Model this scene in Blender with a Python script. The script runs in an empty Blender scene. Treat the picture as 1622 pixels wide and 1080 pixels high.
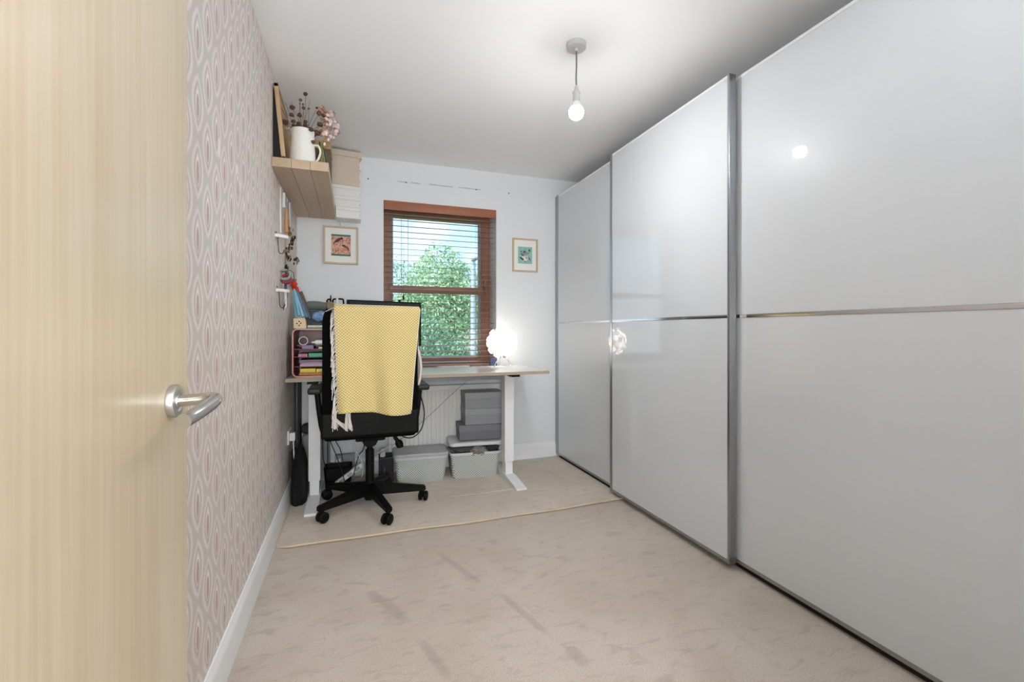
import bpy, bmesh, math, random
from mathutils import Vector, Matrix, noise as mnoise
random.seed(7)
D = bpy.data; S = bpy.context.scene; COL = S.collection
rad = math.radians
# ------------------------------------------------------------------ camera
YAW = math.atan2(.3289, .9444); CAMZ = 1.089
cam = D.cameras.new('camera'); cam.sensor_width = 36; cam.lens = 16.0
cam.shift_y = -16/1622; cam.clip_start = .02; cam.clip_end = 300
co = D.objects.new('camera', cam); COL.objects.link(co)
co.location = (0, 0, CAMZ); co.rotation_euler = (rad(90), 0, -YAW)
S.camera = co
# ------------------------------------------------------------------ view, world, sun, lights
S.view_settings.view_transform = 'Standard'; S.view_settings.look = 'None'
S.view_settings.gamma = 1; S.view_settings.use_curve_mapping = False
S.view_settings.exposure = 0.80
W = D.worlds.new('sky'); S.world = W; W.use_nodes = True
SKY_STRENGTH = 1.15; BULB_STRENGTH = 4100.0; LAMP_STRENGTH = 2.9; HALL_WATTS = 16
sun = D.lights.new('sun', 'SUN'); sun.energy = 5; sun.angle = rad(2); sun.color = (1, .95, .86)
so = D.objects.new('sun', sun); COL.objects.link(so); so.rotation_euler = (rad(42), 0, rad(-60))
ha = D.lights.new('hall_fill_light', 'AREA'); ha.shape = 'DISK'; ha.size = .7; ha.energy = HALL_WATTS; ha.color = (1, .97, .93)  # unseen fill light added in the hall to brighten the room
ho = D.objects.new('hall_fill_light', ha); COL.objects.link(ho); ho.location = (.15, -.75, 2.33); ho.rotation_euler = (rad(35), 0, 0)

fl = D.lights.new('rear_fill_light', 'AREA'); fl.shape = 'RECTANGLE'; fl.size = .5; fl.size_y = .6; fl.energy = 27; fl.color = (.92, .965, 1)  # added fill behind the camera, lifting the far end of the room
fo = D.objects.new('rear_fill_light', fl); COL.objects.link(fo); fo.location = (-.03, -1.0, 1.10); fo.rotation_euler = (rad(110), 0, -rad(10))

f2 = D.lights.new('ceiling_bounce_fill', 'SPOT'); f2.energy = 50; f2.spot_size = rad(90); f2.spot_blend = .6; f2.shadow_soft_size = .06; f2.color = (.92, .965, 1)  # added fill spot, aimed up so the ceiling spreads its light
f2o = D.objects.new('ceiling_bounce_fill', f2); COL.objects.link(f2o); f2o.location = (1.15, .30, 1.45); f2o.rotation_euler = (rad(180), 0, 0)

# ------------------------------------------------------------------ helpers
def lin(c):
    if isinstance(c, str): c = tuple(int(c[i:i+2], 16)/255 for i in (0, 2, 4))
    return tuple((v/12.92 if v <= .04045 else ((v+.055)/1.055)**2.4) for v in c[:3]) + (1,)
class NT:
    """small node-tree writer"""
    def __init__(s, nt): s.nt = nt
    def n(s, t, **k):
        x = s.nt.nodes.new(t)
        for a, v in k.items(): setattr(x, a, v)
        return x
    def put(s, sock, v):
        if hasattr(v, 'is_linked') or isinstance(v, bpy.types.NodeSocket): s.nt.links.new(v, sock)
        elif v is not None: sock.default_value = v
    def m(s, op, a, b=None, c=None, clamp=False):
        x = s.n('ShaderNodeMath', operation=op, use_clamp=clamp)
        s.put(x.inputs[0], a)
        if b is not None: s.put(x.inputs[1], b)
        if c is not None: s.put(x.inputs[2], c)
        return x.outputs[0]
    def mix(s, f, a, b, bt='MIX'):
        x = s.n('ShaderNodeMix', data_type='RGBA', blend_type=bt)
        s.put(x.inputs[0], f); s.put(x.inputs[6], a); s.put(x.inputs[7], b)
        return x.outputs[2]
    def noise(s, vec, scale, detail=3, rough=.55, dist=0):
        x = s.n('ShaderNodeTexNoise'); s.put(x.inputs['Vector'], vec)
        x.inputs['Scale'].default_value = scale; x.inputs['Detail'].default_value = detail
        x.inputs['Roughness'].default_value = rough; x.inputs['Distortion'].default_value = dist
        return x.outputs['Fac']
    def ramp(s, f, stops, interp='LINEAR'):
        x = s.n('ShaderNodeValToRGB'); cr = x.color_ramp; cr.interpolation = interp
        while len(cr.elements) < len(stops): cr.elements.new(.5)
        for e, (p, c) in zip(cr.elements, stops): e.position = p; e.color = c
        s.put(x.inputs[0], f); return x.outputs[0]
    def scale(s, vec, sc):
        x = s.n('ShaderNodeMapping'); s.put(x.inputs[0], vec); x.inputs['Scale'].default_value = sc
        return x.outputs[0]
    def bump(s, h, strength=.3, dist=.01):
        x = s.n('ShaderNodeBump'); x.inputs['Strength'].default_value = strength; x.inputs['Distance'].default_value = dist
        s.put(x.inputs['Height'], h); return x.outputs[0]
def new_mat(name):
    m = D.materials.new(name); m.use_nodes = True; nt = m.node_tree
    b = nt.nodes['Principled BSDF']; return m, NT(nt), b
def pos(t):
    g = t.n('ShaderNodeNewGeometry'); return g.outputs['Position']
def objc(t):
    return t.n('ShaderNodeTexCoord').outputs['Object']
MATS = {}
def mat(name, col, rough=.5, metal=0, var=.06, scale=30, bump=0, coat=0, emit=0, bscale=None, spec=None, trans=0, sheen=0, alpha=None):
    if name in MATS: return MATS[name]
    m, t, b = new_mat(name); c = lin(col); v = objc(t)
    if var > 0:
        f = t.noise(v, scale, 4)
        lo = tuple(x*(1-var*2) for x in c[:3])+(1,); hi = tuple(min(1, x*(1+var*1.2)) for x in c[:3])+(1,)
        t.put(b.inputs['Base Color'], t.mix(f, lo, hi))
    else: b.inputs['Base Color'].default_value = c
    b.inputs['Roughness'].default_value = rough; b.inputs['Metallic'].default_value = metal
    if coat: b.inputs['Coat Weight'].default_value = coat; b.inputs['Coat Roughness'].default_value = .02
    if sheen: b.inputs['Sheen Weight'].default_value = sheen
    if spec is not None: b.inputs['Specular IOR Level'].default_value = spec
    if trans: b.inputs['Transmission Weight'].default_value = trans; b.inputs['IOR'].default_value = 1.45
    if emit: b.inputs['Emission Color'].default_value = c; b.inputs['Emission Strength'].default_value = emit
    if bump: t.put(b.inputs['Normal'], t.bump(t.noise(v, bscale or scale*4, 3), bump, .004))
    MATS[name] = m; return m
def wood(name, c1, c2, axis='Z', rough=.45, fine=60, coat=0):
    if name in MATS: return MATS[name]
    m, t, b = new_mat(name); v = objc(t)
    sc = {'X': (1.2, fine*.5, fine*.5), 'Y': (fine*.5, 1.2, fine*.5), 'Z': (fine*.5, fine*.5, 1.2)}[axis]
    sc2 = {'X': (.5, 5, 5), 'Y': (5, .5, 5), 'Z': (5, 5, .5)}[axis]
    f1 = t.noise(t.scale(v, sc), 1, 5, .65, .3); f2 = t.noise(t.scale(v, sc2), 1, 2, .5, .6)
    f = t.m('ADD', t.m('MULTIPLY', f1, .6), t.m('MULTIPLY', f2, .4))
    t.put(b.inputs['Base Color'], t.ramp(f, [(.32, lin(c2)), (.66, lin(c1))]))
    t.put(b.inputs['Normal'], t.bump(f1, .05, .002))
    b.inputs['Roughness'].default_value = rough
    if coat: b.inputs['Coat Weight'].default_value = coat; b.inputs['Coat Roughness'].default_value = .15
    MATS[name] = m; return m

class B:
    """bmesh collector"""
    def __init__(s): s.bm = bmesh.new(); s.smooth = False
    def _xf(s, vs, M):
        if M is not None: bmesh.ops.transform(s.bm, matrix=M, verts=vs)
    def box(s, x0, x1, y0, y1, z0, z1, bev=0, M=None, seg=2):
        r = bmesh.ops.create_cube(s.bm, size=1); vs = r['verts']
        for v in vs:
            v.co = Vector(((x0+x1)/2+v.co.x*(x1-x0), (y0+y1)/2+v.co.y*(y1-y0), (z0+z1)/2+v.co.z*(z1-z0)))
        if bev > 0:
            es = list({e for v in vs for e in v.link_edges})
            r = bmesh.ops.bevel(s.bm, geom=es, offset=bev, segments=seg, profile=.6, affect='EDGES')
            vs = list({v for f in r['faces'] for v in f.verts} | {v for v in vs if v.is_valid})
        s._xf(vs, M); return s
    def tube(s, pts, r, seg=8, M=None, smoothpath=0):
        pts = [Vector(p) for p in pts]
        if smoothpath:
            out = []
            for i in range(len(pts)-1):
                p0 = pts[max(i-1, 0)]; p1 = pts[i]; p2 = pts[i+1]; p3 = pts[min(i+2, len(pts)-1)]
                for k in range(smoothpath):
                    u = k/smoothpath
                    out.append(.5*((2*p1)+(p2-p0)*u+(2*p0-5*p1+4*p2-p3)*u*u+(3*p1-p0-3*p2+p3)*u**3))
            out.append(pts[-1]); pts = out
        n = len(pts); rs = r if isinstance(r, (list, tuple)) else [r]*n
        if len(rs) != n: rs = [rs[min(len(rs)-1, int(i/(n-1)*(len(rs)-1)+.5))] for i in range(n)]
        rings = []; up = None
        for i, p in enumerate(pts):
            t = (pts[min(i+1, n-1)]-pts[max(i-1, 0)]).normalized()
            if up is None: up = t.orthogonal().normalized()
            else:
                up = up - t*up.dot(t)
                up = up.normalized() if up.length > 1e-6 else t.orthogonal().normalized()
            w = t.cross(up)
            rings.append([s.bm.verts.new(p+(up*math.cos(2*math.pi*k/seg)+w*math.sin(2*math.pi*k/seg))*rs[i]) for k in range(seg)])
        for a, b in zip(rings, rings[1:]):
            for k in range(seg): s.bm.faces.new((a[k], a[(k+1) % seg], b[(k+1) % seg], b[k]))
        s.bm.faces.new(rings[0][::-1]); s.bm.faces.new(rings[-1])
        s._xf([v for q in rings for v in q], M); return s
    def lathe(s, prof, c=(0, 0, 0), seg=28, M=None):
        rings = []; allv = []
        for r, z in prof:
            if r < 1e-6: q = [s.bm.verts.new((c[0], c[1], c[2]+z))]
            else: q = [s.bm.verts.new((c[0]+r*math.cos(2*math.pi*k/seg), c[1]+r*math.sin(2*math.pi*k/seg), c[2]+z)) for k in range(seg)]
            rings.append(q); allv += q
        for a, b in zip(rings, rings[1:]):
            for k in range(seg):
                k2 = (k+1) % seg
                f = [a[k] if len(a) > 1 else a[0]]
                if len(a) > 1: f.append(a[k2])
                if len(b) > 1: f += [b[k2], b[k]]
                else: f.append(b[0])
                if len(f) > 2: s.bm.faces.new(f)
        s._xf(allv, M); return s
    def ball(s, c, r, sc=(1, 1, 1), sub=2, M=None, jitter=0, seed=0):
        q = bmesh.ops.create_icosphere(s.bm, subdivisions=sub, radius=1)['verts']
        for v in q:
            k = 1+(jitter*mnoise.noise(v.co*2.1+Vector((seed, seed*.7, 3))) if jitter else 0)
            v.co = Vector((c[0]+v.co.x*r*sc[0]*k, c[1]+v.co.y*r*sc[1]*k, c[2]+v.co.z*r*sc[2]*k))
        s._xf(q, M); return s
    def prism(s, poly, a0, a1, axis='Z', M=None, bev=0):
        def mk(u, v, w): return {'Z': (u, v, w), 'Y': (u, w, v), 'X': (w, u, v)}[axis]
        A = [s.bm.verts.new(mk(u, v, a0)) for u, v in poly]; C = [s.bm.verts.new(mk(u, v, a1)) for u, v in poly]
        n = len(poly); s.bm.faces.new(A[::-1]); s.bm.faces.new(C)
        for i in range(n): s.bm.faces.new((A[i], A[(i+1) % n], C[(i+1) % n], C[i]))
        s._xf(A+C, M)
        if bev:
            es = list({e for v in A+C for e in v.link_edges})
            bmesh.ops.bevel(s.bm, geom=es, offset=bev, segments=2, affect='EDGES')
        return s
    def grid(s, fn, nu, nv, thick=0):
        V = [[s.bm.verts.new(fn(i/nu, j/nv)) for j in range(nv+1)] for i in range(nu+1)]
        for i in range(nu):
            for j in range(nv): s.bm.faces.new((V[i][j], V[i+1][j], V[i+1][j+1], V[i][j+1]))
        return s
def rrect(w, h, r, n=5, cx=0, cy=0):
    out = []
    for (sx, sy, a0) in ((1, 1, 0), (-1, 1, 90), (-1, -1, 180), (1, -1, 270)):
        for k in range(n+1):
            a = rad(a0+90*k/n); out.append((cx+sx*(w/2-r)+r*math.cos(a), cy+sy*(h/2-r)+r*math.sin(a)))
    return out
def emit(name, b, m, parent=None, off=None, smooth=True, solid=0, stuff=False, label=None):
    me = D.meshes.new(name)
    if off is not None: bmesh.ops.translate(b.bm, verts=b.bm.verts, vec=-Vector(off))
    bmesh.ops.recalc_face_normals(b.bm, faces=b.bm.faces)
    b.bm.to_mesh(me); b.bm.free()
    if smooth:
        try: me.shade_smooth()
        except Exception: pass
        try: me.set_sharp_from_angle(angle=rad(50))
        except Exception: pass
    o = D.objects.new(name, me); COL.objects.link(o)
    for q in (m if isinstance(m, (list, tuple)) else [m]): me.materials.append(q)
    if parent is not None: o.parent = parent
    if smooth: wn = o.modifiers.new('weighted_normals', 'WEIGHTED_NORMAL'); wn.keep_sharp = True
    if solid:
        md = o.modifiers.new('thickness', 'SOLIDIFY'); md.thickness = solid; md.offset = 0
    if stuff: o['kind'] = 'stuff'
    if label: o['label'] = label
    return o
class T:
    """a thing: an empty at its base; parts are given in world coordinates unless local=True"""
    def __init__(s, name, label, cat, loc, rz=0, group=None):
        s.o = D.objects.new(name, None); COL.objects.link(s.o); s.o.empty_display_size = .05
        s.o.location = loc; s.o.rotation_euler = (0, 0, rz); s.loc = loc; s.rz = rz
        s.o['label'] = label; s.o['category'] = cat
        if group: s.o['group'] = group
    def part(s, name, b, m, local=False, parent=None, **k):
        return emit(name, b, m, parent or s.o, None if local else s.loc, **k)
def one(name, label, cat, b, m, loc, group=None, **k):
    o = emit(name, b, m, None, loc, **k); o.location = loc; o['label'] = label; o['category'] = cat
    if group: o['group'] = group
    return o
def struct(name, b, m, parent=None, **k):
    o = emit(name, b, m, parent, **k)
    if parent is None: o['kind'] = 'structure'
    return o
def copy_tree(o, parent=None):
    c = o.copy(); COL.objects.link(c)
    if parent is not None: c.parent = parent
    for ch in list(o.children): copy_tree(ch, c)
    return c
def P(px, py, Y=None, X=None, Z=None):
    """measuring helper: where a photographed point lies on the plane Y, X or Z"""
    u = (px-811)/721; a = u*.9444+.3289; b = .9444-u*.3289; v = -(py-524)/721
    t = Y/b if Y is not None else (X/a if X is not None else (Z-CAMZ)/v)
    return (a*t, b*t, CAMZ+v*t)

# ------------------------------------------------------------------ world shader
t = NT(W.node_tree); bg = W.node_tree.nodes['Background']
tc = t.n('ShaderNodeTexCoord').outputs['Generated']
sx = t.n('ShaderNodeSeparateXYZ'); t.put(sx.inputs[0], tc)
skyc = t.ramp(t.m('MAXIMUM', sx.outputs[2], 0), [(0, lin('DDE8F2')), (.12, lin('B9D6F0')), (.45, lin('8FBDEB')), (1, lin('6FA3DC'))])
cl = t.noise(t.scale(tc, (1, 1, 2.6)), 2.6, 6, .55, .4)
clf = t.ramp(cl, [(.47, (0, 0, 0, 1)), (.66, (1, 1, 1, 1))])
t.put(bg.inputs[0], t.mix(clf, skyc, lin('F2F5F8'))); bg.inputs[1].default_value = SKY_STRENGTH

# ------------------------------------------------------------------ big materials
def wall_mat(name, col, rough=.9):
    m, t, b = new_mat(name); v = pos(t)
    f = t.noise(v, 1.3, 3); c = lin(col)
    t.put(b.inputs['Base Color'], t.mix(f, tuple(x*.97 for x in c[:3])+(1,), tuple(min(1, x*1.02) for x in c[:3])+(1,)))
    b.inputs['Roughness'].default_value = rough; b.inputs['Specular IOR Level'].default_value = .25
    t.put(b.inputs['Normal'], t.bump(t.noise(v, 180, 3), .06, .002)); return m
M_WALL = wall_mat('pale_grey_paint', 'E6E8EA'); M_CEIL = wall_mat('ceiling_paint', 'F8F8F9')
M_TRIM = mat('white_gloss_trim', 'F0F1F3', .35, var=.01)
M_HALL = wall_mat('hall_paint', 'E9E6E0')

def wallpaper():
    m, t, b = new_mat('feather_wallpaper'); s = t.n('ShaderNodeSeparateXYZ'); t.put(s.inputs[0], pos(t))
    y, z = s.outputs[1], s.outputs[2]
    PW, PH = .1742, .1742
    def cell(v, c0, per):
        u = t.m('DIVIDE', t.m('SUBTRACT', v, c0-per/2), per)
        return t.m('MULTIPLY', t.m('SUBTRACT', t.m('FRACT', t.m('ADD', u, 60)), .5), per)
    def lat(y0, z0):
        x = t.m('ABSOLUTE', cell(y, y0, PW)); zz = cell(z, z0, PH)
        d = t.m('ADD', t.m('DIVIDE', x, .058), t.m('POWER', t.m('ABSOLUTE', t.m('DIVIDE', zz, .086)), 2))
        # the inner core sits a little lower and is rounder at its head
        zc = t.m('ADD', zz, .006)
        e = t.m('SQRT', t.m('ADD', t.m('POWER', t.m('DIVIDE', x, .0115), 2), t.m('POWER', t.m('DIVIDE', zc, .032), 2)))
        stem = t.m('MULTIPLY', t.m('LESS_THAN', x, .0022), t.m('MULTIPLY', t.m('LESS_THAN', zz, .016), t.m('GREATER_THAN', zz, -.052)))
        head = t.m('GREATER_THAN', zz, -.004)
        return d, e, stem, head
    dA, eA, sA, hA = lat(1.396, 1.859); dB, eB, sB, hB = lat(1.483, 1.946)
    d = t.m('MINIMUM', dA, dB); e = t.m('MINIMUM', eA, eB); st = t.m('MAXIMUM', sA, sB)
    pick = t.m('LESS_THAN', dA, dB)
    hd = t.m('ADD', t.m('MULTIPLY', pick, hA), t.m('MULTIPLY', t.m('SUBTRACT', 1, pick), hB))
    bgc, cr, gr = lin('CFC8C1'), lin('E6DED7'), lin('C9BEBB')
    g = lambda a, b_, k: tuple(a[i]*(1-k)+b_[i]*k for i in range(3))+(1,)
    base = t.ramp(t.m('MULTIPLY', d, .6), [(0, cr), (.17, cr), (.22, gr), (.29, gr), (.35, cr), (.46, cr), (.54, bgc), (1, bgc)])
    arch = t.m('MULTIPLY', hd, t.m('MULTIPLY', t.m('LESS_THAN', e, 1.32), t.m('GREATER_THAN', e, .98)))
    c = t.mix(t.m('MULTIPLY', arch, .9), base, lin('F3EEE6'))
    tint = t.noise(pos(t), 1.7, 2)
    core = t.mix(t.ramp(tint, [(.4, (0, 0, 0, 1)), (.62, (1, 1, 1, 1))]), lin('C3B1AD'), lin('CBA5A1'))
    c = t.mix(t.m('LESS_THAN', e, .98), c, core)
    c = t.mix(t.m('MULTIPLY', st, .6), c, lin('94807B'))
    c = t.mix(t.m('MULTIPLY', t.ramp(t.noise(pos(t), 2.3, 2), [(.42, (0, 0, 0, 1)), (.65, (1, 1, 1, 1))]), .18), c, lin('C9AFA8'))
    c = t.mix(t.m('MULTIPLY', t.noise(pos(t), 40, 3), .12), c, lin('EFE9E2'))
    # torn, rubbed spots where plaster shows
    spots = None
    for (py, pz, ry, rz) in ((1.596, 1.642, .022, .038), (1.817, 1.655, .022, .022), (1.87, 1.615, .02, .026), (2.0, 1.60, .016, .03), (2.09, 1.665, .016, .012), (1.93, 1.56, .02, .012)):
        q = t.m('SQRT', t.m('ADD', t.m('POWER', t.m('DIVIDE', t.m('SUBTRACT', y, py), ry), 2), t.m('POWER', t.m('DIVIDE', t.m('SUBTRACT', z, pz), rz), 2)))
        spots = q if spots is None else t.m('MINIMUM', spots, q)
    sp = t.m('ADD', spots, t.m('MULTIPLY', t.noise(pos(t), 45, 4), 1.2))
    c = t.mix(t.m('MULTIPLY', t.m('LESS_THAN', sp, 1.35), .85), c, lin('EEEAE6'))
    t.put(b.inputs['Base Color'], c); b.inputs['Roughness'].default_value = .55
    b.inputs['Specular IOR Level'].default_value = .35
    t.put(b.inputs['Normal'], t.bump(t.noise(pos(t), 120, 3), .08, .002)); return m
M_PAPER = wallpaper()

def carpet(name, c1, c2, c3, marks=()):
    m, t, b = new_mat(name); v = pos(t); s = t.n('ShaderNodeSeparateXYZ'); t.put(s.inputs[0], v)
    big = t.noise(v, 2.2, 5, .6, .6); mid = t.noise(t.scale(v, (1, 2.2, 1)), 11, 4, .6, .6); fine = t.noise(v, 230, 3, .7)
    c = t.mix(t.ramp(big, [(.36, (0, 0, 0, 1)), (.6, (1, 1, 1, 1))]), lin(c2), lin(c1))
    c = t.mix(t.m('MULTIPLY', t.ramp(mid, [(.3, (1, 1, 1, 1)), (.47, (0, 0, 0, 1))]), .5), c, lin(c3))
    for (x0, y0, x1, y1, w) in marks:      # pressed-down strokes left in the pile
        L = math.hypot(x1-x0, y1-y0); ux, uy = (x1-x0)/L, (y1-y0)/L; cx, cy = (x0+x1)/2, (y0+y1)/2
        dx = t.m('SUBTRACT', s.outputs[0], cx); dy = t.m('SUBTRACT', s.outputs[1], cy)
        al = t.m('ADD', t.m('MULTIPLY', dx, ux), t.m('MULTIPLY', dy, uy)); ac = t.m('SUBTRACT', t.m('MULTIPLY', dx, uy), t.m('MULTIPLY', dy, ux))
        q = t.m('ADD', t.m('POWER', t.m('ABSOLUTE', t.m('DIVIDE', al, L/2)), 4), t.m('POWER', t.m('ABSOLUTE', t.m('DIVIDE', ac, w)), 2))
        q = t.m('ADD', q, t.m('MULTIPLY', t.m('SUBTRACT', t.noise(v, 30, 3), .5), 1.1))
        c = t.mix(t.m('MULTIPLY', t.ramp(q, [(.1, (1, 1, 1, 1)), (1.0, (0, 0, 0, 1))]), .5), c, lin(c3))
    c = t.mix(t.m('MULTIPLY', t.ramp(fine, [(.35, (1, 1, 1, 1)), (.62, (0, 0, 0, 1))]), .6), c, lin(c3))
    t.put(b.inputs['Base Color'], c); b.inputs['Roughness'].default_value = 1; b.inputs['Specular IOR Level'].default_value = .1
    b.inputs['Sheen Weight'].default_value = .25
    t.put(b.inputs['Normal'], t.bump(t.m('ADD', fine, t.m('MULTIPLY', t.noise(v, 60, 3), .8)), .55, .006)); return m
mk = []
for a, b_, w in (((690, 872), (764, 926), .022), ((788, 936), (876, 1012), .02), ((900, 1022), (930, 1056), .03), ((596, 940), (650, 990), .03), ((662, 1010), (716, 1078), .022), ((585, 935), (600, 955), .03)):
    p, q = P(*a, Z=0), P(*b_, Z=0); mk.append((p[0], p[1], q[0], q[1], w))
M_CARPET = carpet('beige_cut_pile_carpet', 'CFC3B6', 'C2B4A5', '9C8F82', mk)
M_MAT = carpet('beige_carpet_offcut', 'DED2C4', 'D0C3B3', 'AD9F8D')

def door_wood():
    m, t, b = new_mat('pale_beech_veneer'); v = pos(t)
    f1 = t.noise(t.scale(v, (90, 90, 2.0)), 1, 4, .6, .2); f2 = t.noise(t.scale(v, (7, 7, .5)), 1, 3, .5, .5)
    f = t.m('ADD', t.m('MULTIPLY', f1, .5), t.m('MULTIPLY', f2, .5))
    t.put(b.inputs['Base Color'], t.ramp(f, [(.34, lin('BFAC8E')), (.5, lin('C8B79C')), (.66, lin('D1C2AB'))]))
    b.inputs['Roughness'].default_value = .32; b.inputs['Specular IOR Level'].default_value = .5
    t.put(b.inputs['Normal'], t.bump(f1, .03, .001)); return m
M_DOOR = door_wood()
M_CHROME = mat('polished_chrome', 'D8D8DA', .12, 1, var=0)
M_BRUSHED = mat('brushed_steel', 'B9BABC', .28, 1, var=.05, scale=60)
M_ALU = mat('satin_aluminium', 'A9ABAE', .3, 1, var=.02)
M_BLACK = mat('black_plastic', '050505', .55, var=.1, spec=.2)
M_BLACKM = mat('black_mesh_fabric', '060607', .95, spec=.15, var=.2, scale=300, bump=.3, bscale=900)
M_WHITEP = mat('white_plastic', 'EDEDEB', .35, var=.01)
M_WHITEM = mat('white_powder_coat', 'E9EAEB', .4, var=.01)

# ------------------------------------------------------------------ room shell
XL, XR, YB, YN, H = -.385, 2.30, 3.607, .06, 2.4
struct('floor', B().box(-1.2, XR+.1, -1.5, YB+.1, -.1, 0), M_CARPET, smooth=False)
struct('ceiling', B().box(-1.2, XR+.1, -1.5, YB+.1, H, H+.1), M_CEIL, smooth=False)
struct('wall_left', B().box(XL-.1, XL, YN-.12, YB, 0, H), M_PAPER, smooth=False)
struct('wall_right', B().box(XR, XR+.1, YN-.12, YB, 0, H), M_WALL, smooth=False)
WX0, WX1, WZ0, WZ1, WD = .217, 1.118, .79, 2.090, .28
b = B(); b.box(XL-.1, WX0, YB, YB+WD, 0, H).box(WX1, XR+.1, YB, YB+WD, 0, H).box(WX0, WX1, YB, YB+WD, 0, WZ0).box(WX0, WX1, YB, YB+WD, WZ1, H)
wb = struct('wall_back', b, M_WALL, smooth=False)
# screw holes, filler streaks left by an old curtain rail
M_HOLE = mat('screw_hole_grey', '5A5A5C', .9, var=0); M_FILL = mat('filler_smear', 'BDBEC0', .9, var=.05)  # plain dark grey for the holes and hook screws
for (x, z) in ((.104, 2.239), (.385, 2.240), (.945, 2.243), (1.228, 2.241)):
    struct('screw_hole', B().ball((x, YB, z), .006, (1, .4, 1.1), 1), M_HOLE, wb)
for (x0, x1, z) in ((.322, .516, 2.243), (.565, 1.031, 2.245)):
    b = B(); n = 10
    for i in range(n):
        xa = x0+(x1-x0)*i/n; xb = x0+(x1-x0)*(i+1)/n
        if (i*7) % 5 == 3: continue
        b.box(xa, xb, YB-.0006, YB+.002, z-.003-.002*random.random(), z+.002+.003*random.random())
    struct('filler_streak', b, M_FILL, wb)
# near wall with the doorway the photographer stands in, hall behind
b = B(); b.box(XL-.1, -.29, YN-.12, YN, 0, H).box(.56, XR+.1, YN-.12, YN, 0, H).box(-.29, .56, YN-.12, YN, 2.02, H)
struct('wall_near', b, M_WALL, smooth=False)
b = B(); b.box(-1.2, -1.1, -1.5, YN-.12, 0, H).box(1.3, 1.4, -1.5, YN-.12, 0, H).box(-1.2, 1.4, -1.5, -1.4, 0, H)
struct('wall_hall', b, M_HALL, smooth=False)
b = B(); b.box(-.31, -.285, YN-.13, YN+.012, 0, 2.045, .003).box(.555, .58, YN-.13, YN+.012, 0, 2.045, .003).box(-.31, .58, YN-.13, YN+.012, 2.015, 2.045, .003)
struct('trim_1', b, M_TRIM)
def skirt(name, p0, p1, nrm):
    # moulded skirting: profile swept from p0 to p1
    prof = [(0, 0), (.014, 0), (.014, .095), (.0115, .104), (.0115, .112), (.007, .12), (.0045, .134), (0, .136)]
    b = B(); d = Vector((p1[0]-p0[0], p1[1]-p0[1], 0)); n = Vector((nrm[0], nrm[1], 0))
    A = [b.bm.verts.new(Vector((p0[0], p0[1], 0))+n*u+Vector((0, 0, w))) for u, w in prof]
    C = [b.bm.verts.new(Vector((p0[0], p0[1], 0))+d+n*u+Vector((0, 0, w))) for u, w in prof]
    k = len(prof)
    for i in range(k): b.bm.faces.new((A[i], A[(i+1) % k], C[(i+1) % k], C[i]))
    b.bm.faces.new(A[::-1]); b.bm.faces.new(C)
    struct(name, b, M_TRIM)
skirt('baseboard_left', (XL, YN), (XL, YB), (1, 0)); skirt('baseboard_back', (XL+.014, YB), (XR, YB), (0, -1)); skirt('baseboard_near', (.58, YN), (XR, YN), (0, 1))

# ------------------------------------------------------------------ window
M_WF = wood('rosewood_window_frame', 'A8785F', '84563F', 'X', .4, 50)
M_WFV = wood('rosewood_window_stile', 'A8785F', '84563F', 'Z', .4, 50)
M_GLASS, t, bb = new_mat('window_glass')
nt = M_GLASS.node_tree; gl = t.n('ShaderNodeBsdfGlossy'); gl.inputs['Roughness'].default_value = 0; gl.inputs['Color'].default_value = (1, 1, 1, 1)
tr = t.n('ShaderNodeBsdfTransparent'); tr.inputs[0].default_value = (.93, .96, .95, 1)
fr = t.n('ShaderNodeFresnel'); fr.inputs[0].default_value = 1.45
mx = t.n('ShaderNodeMixShader'); t.put(mx.inputs[0], fr.outputs[0]); t.put(mx.inputs[1], tr.outputs[0]); t.put(mx.inputs[2], gl.outputs[0])
nt.links.new(mx.outputs[0], nt.nodes['Material Output'].inputs[0])
YF = YB+.185
win = struct('window_1', B().box(WX0, WX0+.068, YF, YF+.07, WZ0, WZ1, .004).box(WX1-.075, WX1, YF, YF+.07, WZ0, WZ1, .004), M_WFV)
struct('head_rail', B().box(WX0, WX1, YF-.001, YF+.07, WZ1-.075, WZ1, .004), M_WF, win)
struct('bottom_rail', B().box(WX0, WX1, YF-.001, YF+.07, WZ0, WZ0+.075, .004), M_WF, win)
struct('transom', B().box(WX0+.06, WX1-.07, YF-.006, YF+.065, 1.402, 1.458, .006), M_WF, win)
struct('sash_bead', B().box(WX1-.100, WX1-.075, YF+.004, YF+.05, WZ0+.075, WZ1-.075, .005).box(WX0+.068, WX0+.086, YF+.004, YF+.05, WZ0+.075, WZ1-.075, .005), mat('grey_gasket_frame', '8E8683', .5), win)
struct('pane', B().box(WX0+.08, WX1-.095, YF+.03, YF+.034, 1.45, WZ1-.07), M_GLASS, win, smooth=False)
struct('pane', B().box(WX0+.08, WX1-.095, YF+.03, YF+.034, WZ0+.07, 1.41), M_GLASS, win, smooth=False)
struct('window_sill', B().box(WX0+.002, WX1-.002, YB-.03, YF+.01, WZ0-.022, WZ0+.004, .006), M_TRIM, win)
struct('handle', B().tube([(WX1-.045, YF-.03, 1.50), (WX1-.045, YF-.03, 1.38)], .008).box(WX1-.06, WX1-.03, YF-.03, YF, 1.46, 1.52, .004), M_WF, win)

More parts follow.
